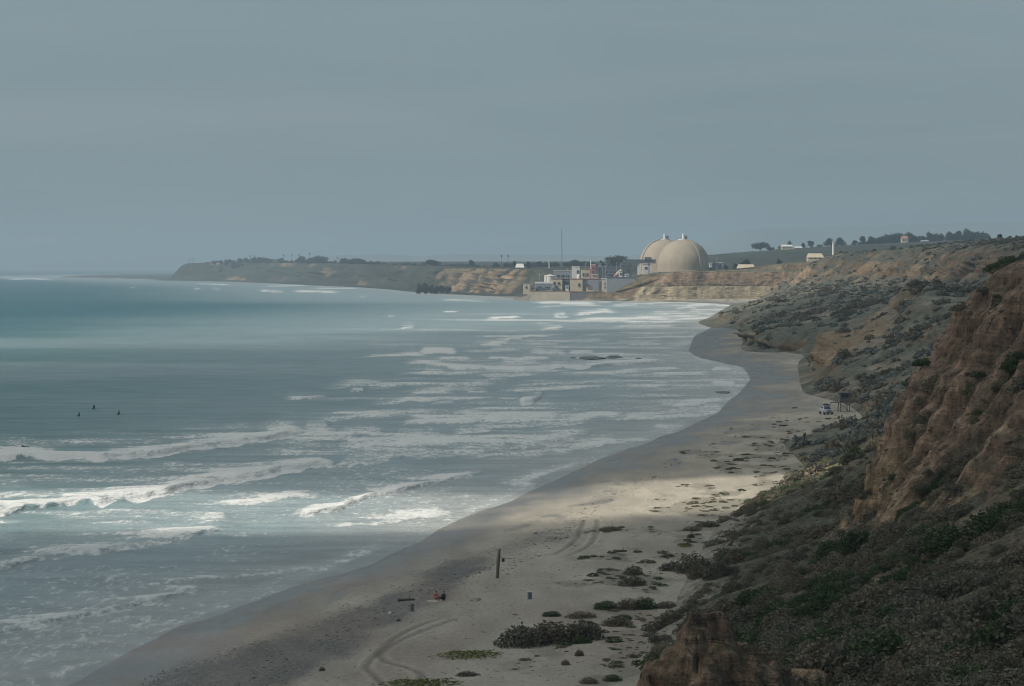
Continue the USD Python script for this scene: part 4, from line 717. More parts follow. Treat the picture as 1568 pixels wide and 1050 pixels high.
# ------------------------------------------------------------------ the power plant
def dome_thing(px, Yd, rpx, label, zb=26.0, ribs=(0.2,)):
    c = W(px, 0, Yd); s_ = Yd/F; r = rpx*s_; top = CAMZ-(366-HZ)*s_; cyl = max(top-zb-r*0.98, 2)
    t = thing('reactor_dome', label, 'dome', (c[0], Yd, zb))
    a = np.linspace(0, np.pi/2, 28); prof = [(0, 0), (r, 0), (r, cyl*0.5)]+[(r*math.cos(x), cyl+r*0.98*math.sin(x)) for x in a[:-1]]+[(0, cyl+r*0.98)]
    obj('shell', lathe(prof, 96), M['concrete'], t, smooth=40)
    for az in ribs:                                  # tendon buttress running up the shell
        pts = [(r+0.7, 0.0)]+[((r+0.7)*math.cos(x), cyl+(r*0.98+0.7)*math.sin(x)) for x in np.linspace(0, 1.35, 22)]
        V = []
        for (q, z) in pts:
            d, sd = np.array([math.cos(az), math.sin(az), 0]), np.array([-math.sin(az), math.cos(az), 0])
            for u, w_ in ((0, -1.5), (0, 1.5), (-1.2, 1.5), (-1.2, -1.5)): V.append(d*(q+u)+sd*w_+[0, 0, z])
        V = np.array(V); f = []
        for i in range(len(pts)-1):
            for j in range(4): a0, b0 = 4*i+j, 4*i+(j+1) % 4; f += [[a0, b0, b0+4], [a0, b0+4, a0+4]]
        f += [[0, 2, 1], [0, 3, 2]]; m_ = 4*(len(pts)-1); f += [[m_, m_+1, m_+2], [m_, m_+2, m_+3]]
        obj('buttress', trimesh.Trimesh(V, f, process=False), M['concrete'], t)
    zt = cyl+r*0.98
    obj('vent_stack', lathe([(0, zt-1), (1.5, zt-1), (1.5, zt+5.4), (1.25, zt+5.6), (0, zt+5.6)], 20), M['white'], t, smooth=40)
    obj('roof_cabin', box(2.2, 2.2, 4.2, (2.9, 0.2, zt-0.6)), M['darkgrey'], t)
    obj('railing_ring', trimesh.creation.annulus(5.2, 5.5, 0.8).apply_translation((0, 0, zt-0.2)), M['white'], t)
    obj('base_ring', trimesh.creation.annulus(r-0.3, r+1.4, 3.0, sections=72).apply_translation((0, 0, 1.5)), M['concrete'], t)
    return t
dome_thing(1046.5, 2990, 40.0, 'right and nearer of the two cream concrete reactor domes', ribs=(math.radians(-52),))
dome_thing(1018, 3070, 39.0, 'left and farther of the two cream concrete reactor domes, partly hidden', ribs=(math.radians(-158),))

def block(name, label, cat, px0, px1, pyt, pyb, Yd, m_, depth=14, roof=None, rot=0, windows=(), door=None, rooft=0.6):
    """A building standing at Yd whose front spans the given pixels; windows: (u, v, w, h) fractions of the front."""
    s_ = Yd/F; w_, h_ = (px1-px0)*s_, (pyb-pyt)*s_; b = W((px0+px1)/2, pyb, Yd)
    t = thing(name, label, cat, (b[0], Yd, b[2]), rot)
    obj('walls', box(w_, depth, h_, (0, depth/2, 0)), M[m_], t)
    obj('roof', box(w_+0.8, depth+0.8, rooft, (0, depth/2, h_)), M[roof or 'grey'], t)
    for u, v, a, c in windows:
        f = obj('window', box(a*w_, 0.3, c*h_, ((u-0.5)*w_, -0.1, v*h_)), M['glass'], t)
        obj('sill', box(a*w_+0.4, 0.5, 0.25, ((u-0.5)*w_, -0.2, v*h_-0.27)), M['grey'], f)
    if door: obj('door', box(door[1]*w_, 0.3, door[2]*h_, ((door[0]-0.5)*w_, -0.1, 0.02)), M['darkgrey'], t)
    return t
Q = 2905
sw_ = thing('seawall', 'long cream concrete seawall in front of the power plant', 'seawall', (W(868, 0, 2886)[0], 2886, -0.5))
obj('lit_section', box(61*Q/F, 3, 9.5, (-26*Q/F, 0, 0)), M['seawall'], sw_); obj('end_section', box(52*Q/F, 3.4, 9.2, (30.6*Q/F, 0.4, 0)), M['greybin'], sw_); obj('coping', box(113*Q/F, 3.8, 0.5, (0, 0.2, 9.5)), M['redroof'], sw_)  # right hand section coloured grey to stand for its shaded face
block('beach_block', 'small grey block house at the left end of the seawall', 'building', 801, 811, 434, 450, 2915, 'seawall', 8, 'grey', windows=((0.5, 0.55, 0.3, 0.2),))
block('low_shed', 'wide low shed with white flat roof at the left of the plant', 'building', 820, 846, 434, 447, 2925, 'grey', 22, 'white', windows=((0.25, 0.4, 0.25, 0.25), (0.7, 0.4, 0.3, 0.25)), door=(0.48, 0.12, 0.5), rooft=1.6)
c = W(842, 447, 2975); t = thing('storage_tank', 'round white storage tank behind the low shed', 'tank', tuple(c)); r_ = 8.5*2975/F
obj('shell', lathe([(0, 0), (r_, 0), (r_, 16.5), (0, 16.5)], 40), M['white'], t, smooth=40); obj('lid', lathe([(r_+0.3, 16.5), (r_+0.3, 17.1), (0, 18.6)], 40), M['white'], t, smooth=40); obj('ladder', box(0.8, 0.5, 16.5, (-r_*0.7, -r_*0.75, 0)), M['darkgrey'], t)
block('pump_house', 'pale building with red brown roof between the tank and the cream hall', 'building', 844, 861, 427, 446, 2950, 'cream', 14, 'redroof', windows=((0.3, 0.55, 0.2, 0.2), (0.7, 0.55, 0.2, 0.2)), door=(0.5, 0.2, 0.35))
block('pipe_rack', 'dark pipe structure between the pump house and the cream hall', 'industrial frame', 861, 874, 427, 446, 2960, 'darkgrey', 10, 'grey', windows=((0.5, 0.6, 0.4, 0.2),), door=(0.5, 0.3, 0.3))
block('cream_hall', 'cream square hall with one dark window in the middle of the plant', 'building', 874, 892, 427, 446, 2925, 'cream', 20, 'redroof', windows=((0.72, 0.4, 0.18, 0.25),), rot=0)
block('grey_hall', 'long grey hall with red brown roof right of the cream hall', 'building', 892.3, 921, 427, 446, 2929, 'grey', 24, 'redroof', windows=((0.15, 0.88, 0.16, 0.08),), door=(0.92, 0.12, 0.8))
block('stair_tower', 'narrow cream tower at the right end of the grey hall', 'building', 922, 928.5, 427, 447, 2915, 'cream', 10, 'white', windows=((0.7, 0.3, 0.35, 0.12), (0.7, 0.6, 0.35, 0.12)))
block('turbine_hall', 'large dark grey windowless hall beside the cream cliff', 'building', 929, 972, 425, 458, 2885, 'grey', 40, 'darkgrey', door=(0.85, 0.1, 0.2))
block('white_tower', 'white square tower rising behind the cream hall', 'tower', 876, 888, 408, 446, 2990, 'white', 9, 'white', windows=((0.75, 0.75, 0.3, 0.1), (0.75, 0.55, 0.3, 0.1)))
c = W(885, 0, 2965); t = thing('small_tank', 'small pale round tank on the roof in front of the white tower', 'tank', (c[0], 2935, W(0, 426.5, 2935)[2])); obj('shell', lathe([(0, 0), (1.9, 0), (1.9, 3.4), (0, 4.6)], 20), M['white'], t, smooth=40); obj('pipe', tube((1.5, -1.5, 0), (1.5, -1.5, 4), 0.25), M['darkgrey'], t)
block('red_tower', 'faded red tower structure behind the grey hall', 'tower', 904.5, 911.5, 405, 446, 2990, 'pink', 7, 'white', windows=((0.5, 0.7, 0.4, 0.06), (0.5, 0.85, 0.4, 0.06)))
block('grey_column_tower', 'slim grey tower right of the red tower', 'tower', 916.5, 921.5, 404, 446, 2995, 'grey', 5, 'grey', windows=((0.5, 0.85, 0.4, 0.05),))
t = thing('conveyor', 'sloping covered conveyor climbing towards the domes', 'conveyor', tuple(W(940, 428, 2960)))
obj('lower_gallery', cat_([tube((-2.5, 0, 0.5), (2.5, 0, 5), 1.5, 1.5, 6)]), M['pink'], t); obj('upper_gallery', tube((2.5, 0, 5), (8, 0, 10), 1.5, 1.5, 6), M['cream'], t); obj('support', tube((7, 0, -2), (7, 0, 9), 0.5), M['grey'], t)
block('gantry_house', 'dark block with white corner columns below the gantry', 'building', 951, 967, 406, 430, 2960, 'darkgrey', 14, 'grey', windows=((0.3, 0.4, 0.2, 0.15), (0.7, 0.6, 0.2, 0.15)), door=(0.5, 0.2, 0.2))
block('white_cabin', 'small white cabin on the terrace under the gantry beam', 'building', 948, 953, 415, 428, 2945, 'white', 5, 'white', windows=((0.5, 0.6, 0.5, 0.2),))
t = thing('gantry_crane', 'dark horizontal gantry crane beam in front of the left dome', 'crane', tuple(W(979, 412, 2950)), 0)
obj('beam', box(34, 4, 4.2, (0, 0, 6)), M['darkgrey'], t); obj('trolley', box(7, 5, 3, (9, 0, 9.5)), M['darkgrey'], t); obj('leg', box(2.0, 2, 12, (-1, 0, -6)), M['white'], t); obj('leg', box(1.4, 2, 12, (10, 0, -6)), M['grey'], t)
block('white_store', 'white store building at the foot of the left dome', 'building', 984, 997, 404.5, 418, 2968, 'white', 8, 'white', windows=((0.4, 0.5, 0.3, 0.2),))
block('flat_annex', 'flat pale annex at the foot of the right dome', 'building', 1044, 1066, 415, 421, 2935, 'cream', 8, 'cream', windows=((0.5, 0.4, 0.5, 0.2),))
block('dome_service_block', 'grey service block with white top right of the right dome', 'building', 1088, 1107, 402, 420, 2990, 'grey', 14, 'white', windows=((0.2, 0.75, 0.12, 0.14), (0.5, 0.75, 0.12, 0.14), (0.8, 0.75, 0.12, 0.14)))
block('white_hut', 'tiny white hut against the right side of the right dome', 'building', 1086, 1090.5, 403, 409, 2965, 'white', 4, 'white', windows=((0.5, 0.5, 0.3, 0.3),))
for a in [('plant_shed', 'small pale shed between the beach block and the low shed', 'shed', 812, 819, 439, 448, 2918, 'cream', 6, 'grey'), ('plant_shed', 'tiny dark shed in front of the pump house', 'shed', 849, 855, 438, 447, 2912, 'darkgrey', 5, 'grey'),
          ('plant_shed', 'small white cabin at the foot of the pipe structure', 'shed', 866, 871, 438, 447, 2912, 'white', 4, 'white'), ('plant_shed', 'low red roofed shed in front of the grey hall', 'shed', 898, 909, 440, 447, 2914, 'cream', 5, 'redroof'),
          ('roof_house', 'pale roof house on top of the grey hall', 'building', 906, 916, 421, 427, 2940, 'cream', 6, 'white'), ('roof_house', 'dark roof house on the left part of the turbine hall', 'building', 931, 940, 419, 425, 2895, 'darkgrey', 8, 'grey'),
          ('roof_house', 'white roof unit on the right part of the turbine hall', 'building', 957, 963, 420, 425, 2897, 'white', 5, 'white'), ('office_block', 'long grey office block behind the storage tank', 'building', 848, 876, 415, 446, 3060, 'grey', 12, 'white'),
          ('office_block', 'cream office block behind the red tower', 'building', 890, 903, 412, 446, 3050, 'cream', 12, 'redroof'), ('office_block', 'dark office block behind the conveyor', 'building', 923, 948, 409, 446, 3060, 'darkgrey', 12, 'grey')]:
    block(*a, windows=((0.25, 0.7, 0.16, 0.12), (0.5, 0.7, 0.16, 0.12), (0.75, 0.7, 0.16, 0.12)))
for px, pt, lab in [(826, 420, 'thin mast on the low shed'), (869, 412, 'thin stack between the tank and the white tower'), (897, 404, 'thin pole behind the cream hall'), (927, 408, 'thin pole over the narrow cream tower'), (944, 402, 'thin lamp pole over the conveyor'), (960, 398, 'thin lamp pole beside the gantry beam'), (1098, 396, 'thin pole on the service block right of the domes')]:
    b = W(px, 428, 2975); t = thing('thin_pole', lab, 'pole', tuple(b)); h = (428-pt)*2975/F; obj('shaft', tube((0, 0, 0), (0, 0, h), 0.35, 0.25, 6), M['grey'], t); obj('lamp_head', box(1.0, 0.5, 0.4, (0, 0, h)), M['white'], t)
t = thing('boundary_fence', 'pale security fence along the cliff edge under the domes', 'fence', tuple(W(1060, 418, 2860)-[0, 0, 2]))
for k in range(19): obj('post', box(0.35, 0.35, 3.4, (-45+5*k, 0, 0)), M['grey'], t)
obj('rail', box(91, 0.15, 0.25, (0, 0, 3.0)), M['grey'], t); obj('lower_rail', box(91, 0.15, 0.25, (0, 0, 1.6)), M['grey'], t)
def roofed(name, label, px, wd, pyb, Yd, wall_h, roof_h, wm, rm, depth=9, rot=0):
    s_ = Yd/F; w_ = wd*s_; b = W(px, pyb, Yd); t = thing(name, label, 'house', tuple(b), rot)
    obj('walls', box(w_, depth, wall_h, (0, 0, -1.5)), M[wm], t)
    v = np.array([[-w_/2-.5, -depth/2-.5, 0], [w_/2+.5, -depth/2-.5, 0], [w_/2+.5, depth/2+.5, 0], [-w_/2-.5, depth/2+.5, 0], [-w_/2+1, 0, roof_h], [w_/2-1, 0, roof_h]], float)+[0, 0, wall_h-1.49]
    obj('roof', trimesh.Trimesh(v, [[0, 1, 5], [0, 5, 4], [2, 3, 4], [2, 4, 5], [1, 2, 5], [3, 0, 4], [0, 2, 1], [0, 3, 2]], process=False), M[rm], t)
    for u in (-0.28, 0.0, 0.28): obj('window', box(w_*0.12, 0.3, wall_h*0.3, (u*w_, -depth/2-0.05, wall_h*0.3)), M['glass'], t)
    return t
roofed('long_roof_house', 'long pale roofed shed on the cliff edge right of the domes', 1142, 26, 415, 2900, 4.5, 4, 'cream', 'cream')
roofed('long_roof_house', 'pale roofed shed on the mesa below the white post', 1248, 24, 398, 2750, 4, 4, 'cream', 'cream')
roofed('ridge_house', 'pale flat house on the ridge under a small tree', 1205, 18, 382, R-60, 6, 2.5, 'cream', 'white')
roofed('ridge_house', 'low white house right of the pale flat ridge house', 1221, 14, 383, R-60, 5, 2, 'white', 'white')
roofed('ridge_house', 'orange walled house among the ridge trees', 1385, 10, 371, R-60, 7, 4, 'cream', 'redroof')
roofed('ridge_house', 'low pale house at the foot of the last ridge trees', 1416, 12, 373, R-60, 5, 2, 'cream', 'grey')
roofed('terrace_house', 'white tent like roof on the tan bluff left of the plant', 796, 13, 412, 3380, 3.5, 4.5, 'white', 'white')
roofed('terrace_house', 'small bright white house on the far left headland', 517, 6, 407, 5450, 6, 3, 'white', 'white')
roofed('terrace_house', 'tiny white house near the tip of the far headland', 440, 4, 411, 6000, 5, 2.5, 'white', 'white')
b = W(1276, 390, 2700); t = thing('white_post', 'white vertical post standing on the mesa between two round trees', 'post', tuple(b-[0, 0, 3])); obj('shaft', tube((0, 0, 0), (0, 0, 14.5), 1.2, 0.9, 12), M['white'], t); obj('cap', tube((0, 0, 14.5), (0, 0, 15.6), 1.3, 1.3, 12), M['cream'], t)
b = W(860, 412, 3500); t = thing('radio_mast', 'thin tall lattice radio mast left of the domes', 'mast', tuple(b)); hgt = (412-350)*3500/F
for a in (0, 2.094, 4.189): obj('leg', tube((0.6*math.cos(a), 0.6*math.sin(a), 0), (0.35*math.cos(a), 0.35*math.sin(a), hgt), 0.16, 0.14, 5), M['grey'], t)
obj('lattice', cat_([tube((0.6*math.cos(a), 0.6*math.sin(a), z), (0.6*math.cos(a+2.094), 0.6*math.sin(a+2.094), z+1.5), 0.07, 0.07, 4) for z in np.arange(0, hgt-2, 1.5) for a in (0, 2.094, 4.189)]), M['grey'], t)
for px, lab in ((841, 'short white pole above the storage tank'), (904.5, 'short white pole above the red tower')):
    b = W(px, 404, 3300); t = thing('light_pole', lab, 'pole', tuple(b-[0, 0, 6])); obj('shaft', tube((0, 0, 0), (0, 0, 11), 0.7, 0.5, 8), M['white'], t); obj('lamp_head', box(1.6, 1.2, 0.6, (0, 0, 11)), M['white'], t)

# ------------------------------------------------------------------ things on the beach
g_ = ground(762, 885)
t = thing('tall_post', 'tall dark weathered wooden post with a pale plank standing on the sand', 'post', g_); u_ = g_[1]/F
obj('post', tube((-0.05, 0, -0.3), (0.22, 0.05, 45*u_), 0.17, 0.11, 9), M['wood'], t); obj('plank', tube((-0.18, -0.06, -0.3), (-0.03, 0.1, 43*u_), 0.07, 0.04, 7), M['palewood'], t)
def bin_(px, py, wpx, hpx, m_, label, lid=None, taper=0.88):
    g_ = ground(px, py); u_ = g_[1]/F; r, h = wpx*u_/2, hpx*u_; t = thing('litter_bin', label, 'bin', g_)
    obj('barrel', lathe([(0, -0.05), (r*taper, -0.05), (r, h*0.85), (r, h), (r*0.9, h), (r*0.85, h*0.6), (0, h*0.6)], 20), M[m_], t, smooth=40)
    obj('rim', trimesh.creation.torus(r*0.97, 0.035, 20, 8).apply_translation((0, 0, h)), M[lid or m_], t)
    for z in (0.3, 0.6): obj('hoop', trimesh.creation.torus(r*(taper+(1-taper)*z)+0.005, 0.02, 20, 6).apply_translation((0, 0, h*z)), M[m_], t)
    return t
bin_(631, 936, 6, 11, 'greybin', 'grey metal litter barrel on the sand left of the sitting people')
bin_(811, 917, 7, 11, 'bluebin', 'blue grey litter barrel with pale liner right of the tall post', 'white')
bin_(770.5, 860, 4.5, 5, 'bin', 'small dark tub beside the top of the tall post')
t = bin_(1232, 745, 10, 12, 'bin', 'dark tapered litter bin at the right end of the sunlit sand', taper=0.55)
g_ = ground(1241, 746); t = thing('sign_board', 'small pale sign board beside the dark tapered bin', 'sign', g_); obj('board', box(0.5, 0.04, 0.8, (0, 0, 0.4)), M['white'], t); obj('stake', box(0.07, 0.06, 1.25, (0, 0.06, -0.2)), M['wood'], t)
g_ = ground(1045, 858); t = thing('marker_post', 'short grey post standing in front of the large rounded shrub', 'post', g_); obj('post', tube((0, 0, -0.2), (0, 0, 0.75), 0.17, 0.16, 8), M['palewood'], t); obj('cap', tube((0, 0, 0.75), (0, 0, 0.82), 0.19, 0.19, 8), M['wood'], t)
g_ = ground(1289, 647); t = thing('marker_post', 'thin dark post on the sand in front of the lifeguard tower', 'post', g_); obj('post', tube((0, 0, -0.2), (0, 0, 1.05), 0.12, 0.11, 8), M['wood'], t); obj('cap', tube((0, 0, 1.05), (0, 0, 1.12), 0.14, 0.14, 8), M['wood'], t)
def lump(name, px, py, wpx, hpx, m_, label, cat, seed, z=None, stretch=1.6):
    g_ = ground(px, py) if z is None else np.append(G0(px, py, z), z); u_ = g_[1]/F
    s_ = trimesh.creation.icosphere(3); v = s_.vertices; k = 0.55+0.9*fbm(v*1.7+seed*3.3, 4, seed); s_.vertices = v*k[:, None]*[wpx*u_/2, wpx*u_/2*stretch, hpx*u_*0.75]; s_.apply_translation(g_)
    o = obj(name, s_, M[m_], smooth=50); tag(o, label, cat)
lump('driftwood_heap', 728, 919, 16, 5, 'palewood', 'pale heap of drift on the sand between the people and the blue bin', 'driftwood', 3)
lump('driftwood_heap', 597, 939, 5, 4, 'towel', 'tiny whitish lump on the sand left of the grey barrel', 'driftwood', 4)
def log(px, py, lpx, label, m_='wood', rise=0.0):
    g_ = ground(px, py); u_ = g_[1]/F; l = lpx*u_/2; t = thing('driftwood_log', label, 'log', g_, rng.uniform(-15, 15))
    obj('log', tube((-l, 0, 0.12), (l, 0.2, 0.12+rise), 0.16, 0.10, 8), M[m_], t); obj('branch', tube((l*0.3, 0, 0.15), (l*0.5, 0.3, 0.55), 0.07, 0.03, 6), M[m_], t)
log(622, 920, 26, 'thin dark driftwood log on the sand left of the sitting people'); log(950, 845, 20, 'dark driftwood log on the shaded sand right of the tall post'); log(1217, 625, 8, 'short dark log on the sand left of the parked car'); log(1200, 652, 14, 'long low dark log on the sand below the parked car'); log(1225, 643, 6, 'tiny dark log between the car and the weedy sand', rise=0.2)
lump('surf_rock', 905, 549, 40, 4, 'rock', 'long low dark reef rock awash in the surf below the domes', 'rock', 11, z=-0.1, stretch=3); lump('surf_rock', 940, 548, 26, 5, 'rock', 'right hand dark reef rock awash in the surf', 'rock', 12, z=-0.1, stretch=3); lump('surf_rock', 878, 549, 14, 3, 'rock', 'left small dark reef rock awash in the surf', 'rock', 13, z=-0.1, stretch=3); lump('surf_rock', 978, 550, 10, 3, 'rock', 'tiny dark rock in the surf right of the reef', 'rock', 14, z=-0.1, stretch=3)
lump('shore_rock', 1097, 494, 7, 8, 'rock', 'dark upright rock at the water edge below the farther spur', 'rock', 15, z=0.2, stretch=1.2); lump('shore_rock', 1106, 601, 22, 2.5, 'rock', 'low dark rock at the swash edge of the middle beach', 'rock', 16, z=0.0, stretch=3); lump('shore_rock', 1240, 683, 12, 6, 'rock', 'dark boulder in the weedy sand near the slope foot', 'rock', 17)

# lifeguard tower
g_ = ground(1292, 630); u_ = g_[1]/F
t = thing('lifeguard_tower', 'grey lifeguard tower on raised legs at the back of the beach', 'lifeguard tower', g_, 8)
pz = 2.05
for x in (-1.0, 1.0):
    for y in (-1.0, 1.0): obj('leg', tube((x*1.15, y*1.15, -0.4), (x*0.95, y*0.95, pz), 0.10, 0.10, 6), M['tower'], t)
for y in (-1.02, 1.02): obj('brace', cat_([tube((-1.1, y, 0.2), (1.0, y, 1.9), 0.05, 0.05, 5), tube((1.1, y+0.06, 0.2), (-1.0, y+0.06, 1.9), 0.05, 0.05, 5)]), M['tower'], t)
obj('platform', box(4.3, 3.0, 0.16, (-0.7, 0, pz)), M['tower'], t)
cab = obj('cabin', box(2.2, 2.0, 2.0, (0.05, 0.2, pz+0.16)), M['tower'], t); obj('window', box(1.6, 0.06, 0.7, (0.05, -0.82, pz+1.15)), M['glass'], cab); obj('shutter', box(0.06, 1.4, 0.7, (-1.08, 0.2, pz+1.15)), M['darkgrey'], cab)
obj('roof', box(2.7, 2.6, 0.16, (0.05, 0.15, pz+2.17)), M['darkgrey'], t)
obj('railing', cat_([box(0.06, 0.06, 0.95, (x, -1.4, pz+0.16)) for x in np.linspace(-2.8, -1.2, 4)]+[box(1.7, 0.06, 0.07, (-2.0, -1.4, pz+1.05)), box(0.06, 2.8, 0.07, (-2.8, 0, pz+1.05))]), M['tower'], t)
obj('ladder', cat_([tube((-2.9, -0.3, pz), (-4.0, -0.3, 0), 0.05, 0.05, 5), tube((-2.9, 0.3, pz), (-4.0, 0.3, 0), 0.05, 0.05, 5)]+[tube((-2.9-1.1*k, -0.3, pz*(1-k)), (-2.9-1.1*k, 0.3, pz*(1-k)), 0.03, 0.03, 4) for k in np.linspace(0.1, 0.9, 6)]), M['tower'], t)
# parked pickup facing the camera
g_ = ground(1265, 634); t = thing('parked_pickup', 'silver pickup parked on the sand beside the lifeguard tower', 'pickup', g_, 10)
def rounded(sx, sy, sz, r, at):
    h_ = m3.Manifold.batch_hull([sphere((x*(sx/2-r), y*(sy/2-r), r+z*(sz-2*r)), r, 10) for x in (-1, 1) for y in (-1, 1) for z in (0, 1)]).translate([float(a) for a in at]).to_mesh(); return trimesh.Trimesh(h_.vert_properties[:, :3], h_.tri_verts)
bd = obj('body', rounded(1.95, 5.1, 0.72, 0.16, (0, 0, 0.42)), M['carpaint'], t, smooth=40)
cabm = m3.Manifold.batch_hull([sphere((x*(0.85 if z == 0 else 0.68), y, 1.1 if z == 0 else 1.85), 0.09, 8) for x in (-1, 1) for y, z in ((-1.15, 0), (-0.45, 1), (1.0, 0), (0.85, 1))]).to_mesh()
obj('cab', trimesh.Trimesh(cabm.vert_properties[:, :3], cabm.tri_verts), M['carpaint'], t, smooth=40)
v = np.array([[-0.8, -1.19, 1.2], [0.8, -1.19, 1.2], [0.64, -0.6, 1.80], [-0.64, -0.6, 1.80]], float)+[0, -0.04, 0]
obj('windscreen', trimesh.Trimesh(np.vstack([v, v+[0, 0.05, 0]]), [[0, 1, 2], [0, 2, 3], [4, 6, 5], [4, 7, 6], [0, 4, 5], [0, 5, 1], [1, 5, 6], [1, 6, 2], [2, 6, 7], [2, 7, 3], [3, 7, 4], [3, 4, 0]]), M['glass'], t)
for x in (-0.93, 0.93): obj('side_window', box(0.04, 1.3, 0.45, (x*0.93, 0.2, 1.28)), M['glass'], t)
for x in (-0.92, 0.92):
    for y in (-1.6, 1.6):
        w_ = trimesh.creation.cylinder(0.38, 0.26, sections=20); w_.apply_transform(trimesh.transformations.rotation_matrix(math.pi/2, (0, 1, 0))); w_.apply_translation((x, y, 0.36)); wo = obj('wheel', w_, M['rubber'], t, smooth=40)
        r_ = trimesh.creation.cylinder(0.2, 0.28, sections=14); r_.apply_transform(trimesh.transformations.rotation_matrix(math.pi/2, (0, 1, 0))); r_.apply_translation((x, y, 0.36)); obj('rim', r_, M['greybin'], wo)
for x in (-0.72, 0.72): obj('headlight', rounded(0.32, 0.1, 0.2, 0.04, (x, -2.53, 0.78)), M['white'], t)
obj('grille', box(0.9, 0.06, 0.25, (0, -2.54, 0.75)), M['darkgrey'], t); obj('bumper', rounded(1.9, 0.2, 0.22, 0.06, (0, -2.58, 0.42)), M['greybin'], t)
obj('roof_rack', cat_([box(1.3, 0.06, 0.3, (0, y, 1.95)) for y in (-0.3, 0.6)]+[box(0.5, 1.8, 0.14, (0.1, 0.2, 2.25))]), M['darkgrey'], t)

# people
def sit_body():
    b_ = [[((0, 0.05, 0.16), 0.15), ((0, 0.10, 0.36), 0.145), ((0, 0.06, 0.52), 0.15)], [((-0.17, 0.06, 0.58), 0.065), ((0.17, 0.06, 0.58), 0.065)], [((0, 0.05, 0.58), 0.07), ((0, 0.02, 0.72), 0.055)], [((0, 0.0, 0.78), 0.085), ((0, 0.02, 0.83), 0.09)], [((0, -0.085, 0.80), 0.02), ((0, -0.10, 0.785), 0.018)], [((-0.095, 0.03, 0.80), 0.02), ((0.095, 0.03, 0.80), 0.02)]]
    for s_ in (-1, 1):
        b_.append([((s_*0.09, 0.02, 0.12), 0.095), ((s_*0.13, -0.38, 0.38), 0.065), ((s_*0.12, -0.62, 0.07), 0.045), ((s_*0.12, -0.78, 0.05), 0.04)])
        b_.append([((s_*0.20, 0.06, 0.56), 0.055), ((s_*0.24, -0.12, 0.38), 0.042), ((s_*0.10, -0.36, 0.43), 0.034), ((s_*0.03, -0.42, 0.43), 0.03)])
    return body(b_)
def person(name_label, g_, rz, bm, shirt, long=False):
    t = thing('person', name_label, 'person', g_, rz); obj('body', sit_body(), M[bm], t, smooth=True)
    top_ = body([[((0, 0.05, 0.2), 0.17), ((0, 0.10, 0.36), 0.165), ((0, 0.06, 0.54), 0.165)], [((-0.18, 0.06, 0.57), 0.08), ((0.18, 0.06, 0.57), 0.08)], [((-0.2, 0.05, 0.56), 0.07), ((-0.23, -0.05, 0.45), 0.062)], [((0.2, 0.05, 0.56), 0.07), ((0.23, -0.05, 0.45), 0.062)]])
    if long:
        obj('trousers', body([[((s_*0.09, 0.02, 0.12), 0.108), ((s_*0.13, -0.38, 0.38), 0.076), ((s_*0.12, -0.58, 0.12), 0.056)] for s_ in (-1, 1)]), M[shirt], t, smooth=True)
        obj('sleeves', body([[((s_*0.20, 0.06, 0.56), 0.066), ((s_*0.24, -0.12, 0.38), 0.053), ((s_*0.14, -0.31, 0.42), 0.045)] for s_ in (-1, 1)]), M[shirt], t, smooth=True)
    obj('shirt', top_, M[shirt], t, smooth=True); h_ = body([[((0, 0.05, 0.83), 0.095), ((0, 0.03, 0.86), 0.095)], [((0, 0.06, 0.8), 0.08), ((0, 0.08, 0.70), 0.05)]]); obj('hair', h_, M['hair'], t, smooth=True); return t
g1 = ground(667.5, 919); person('person in red sitting on the sand with knees drawn up', g1, -35, 'skin', 'redcloth')
o = obj('towel', box(1.1, 1.7, 0.04, g1+[0.0, -0.35, 0.0], -35), M['towel']); tag(o, 'pale towel under the person in red on the sand', 'towel')
g2 = ground(679, 919); person('person in dark clothes sitting beside the person in red', g2, -50, 'skin', 'darkcloth', True)
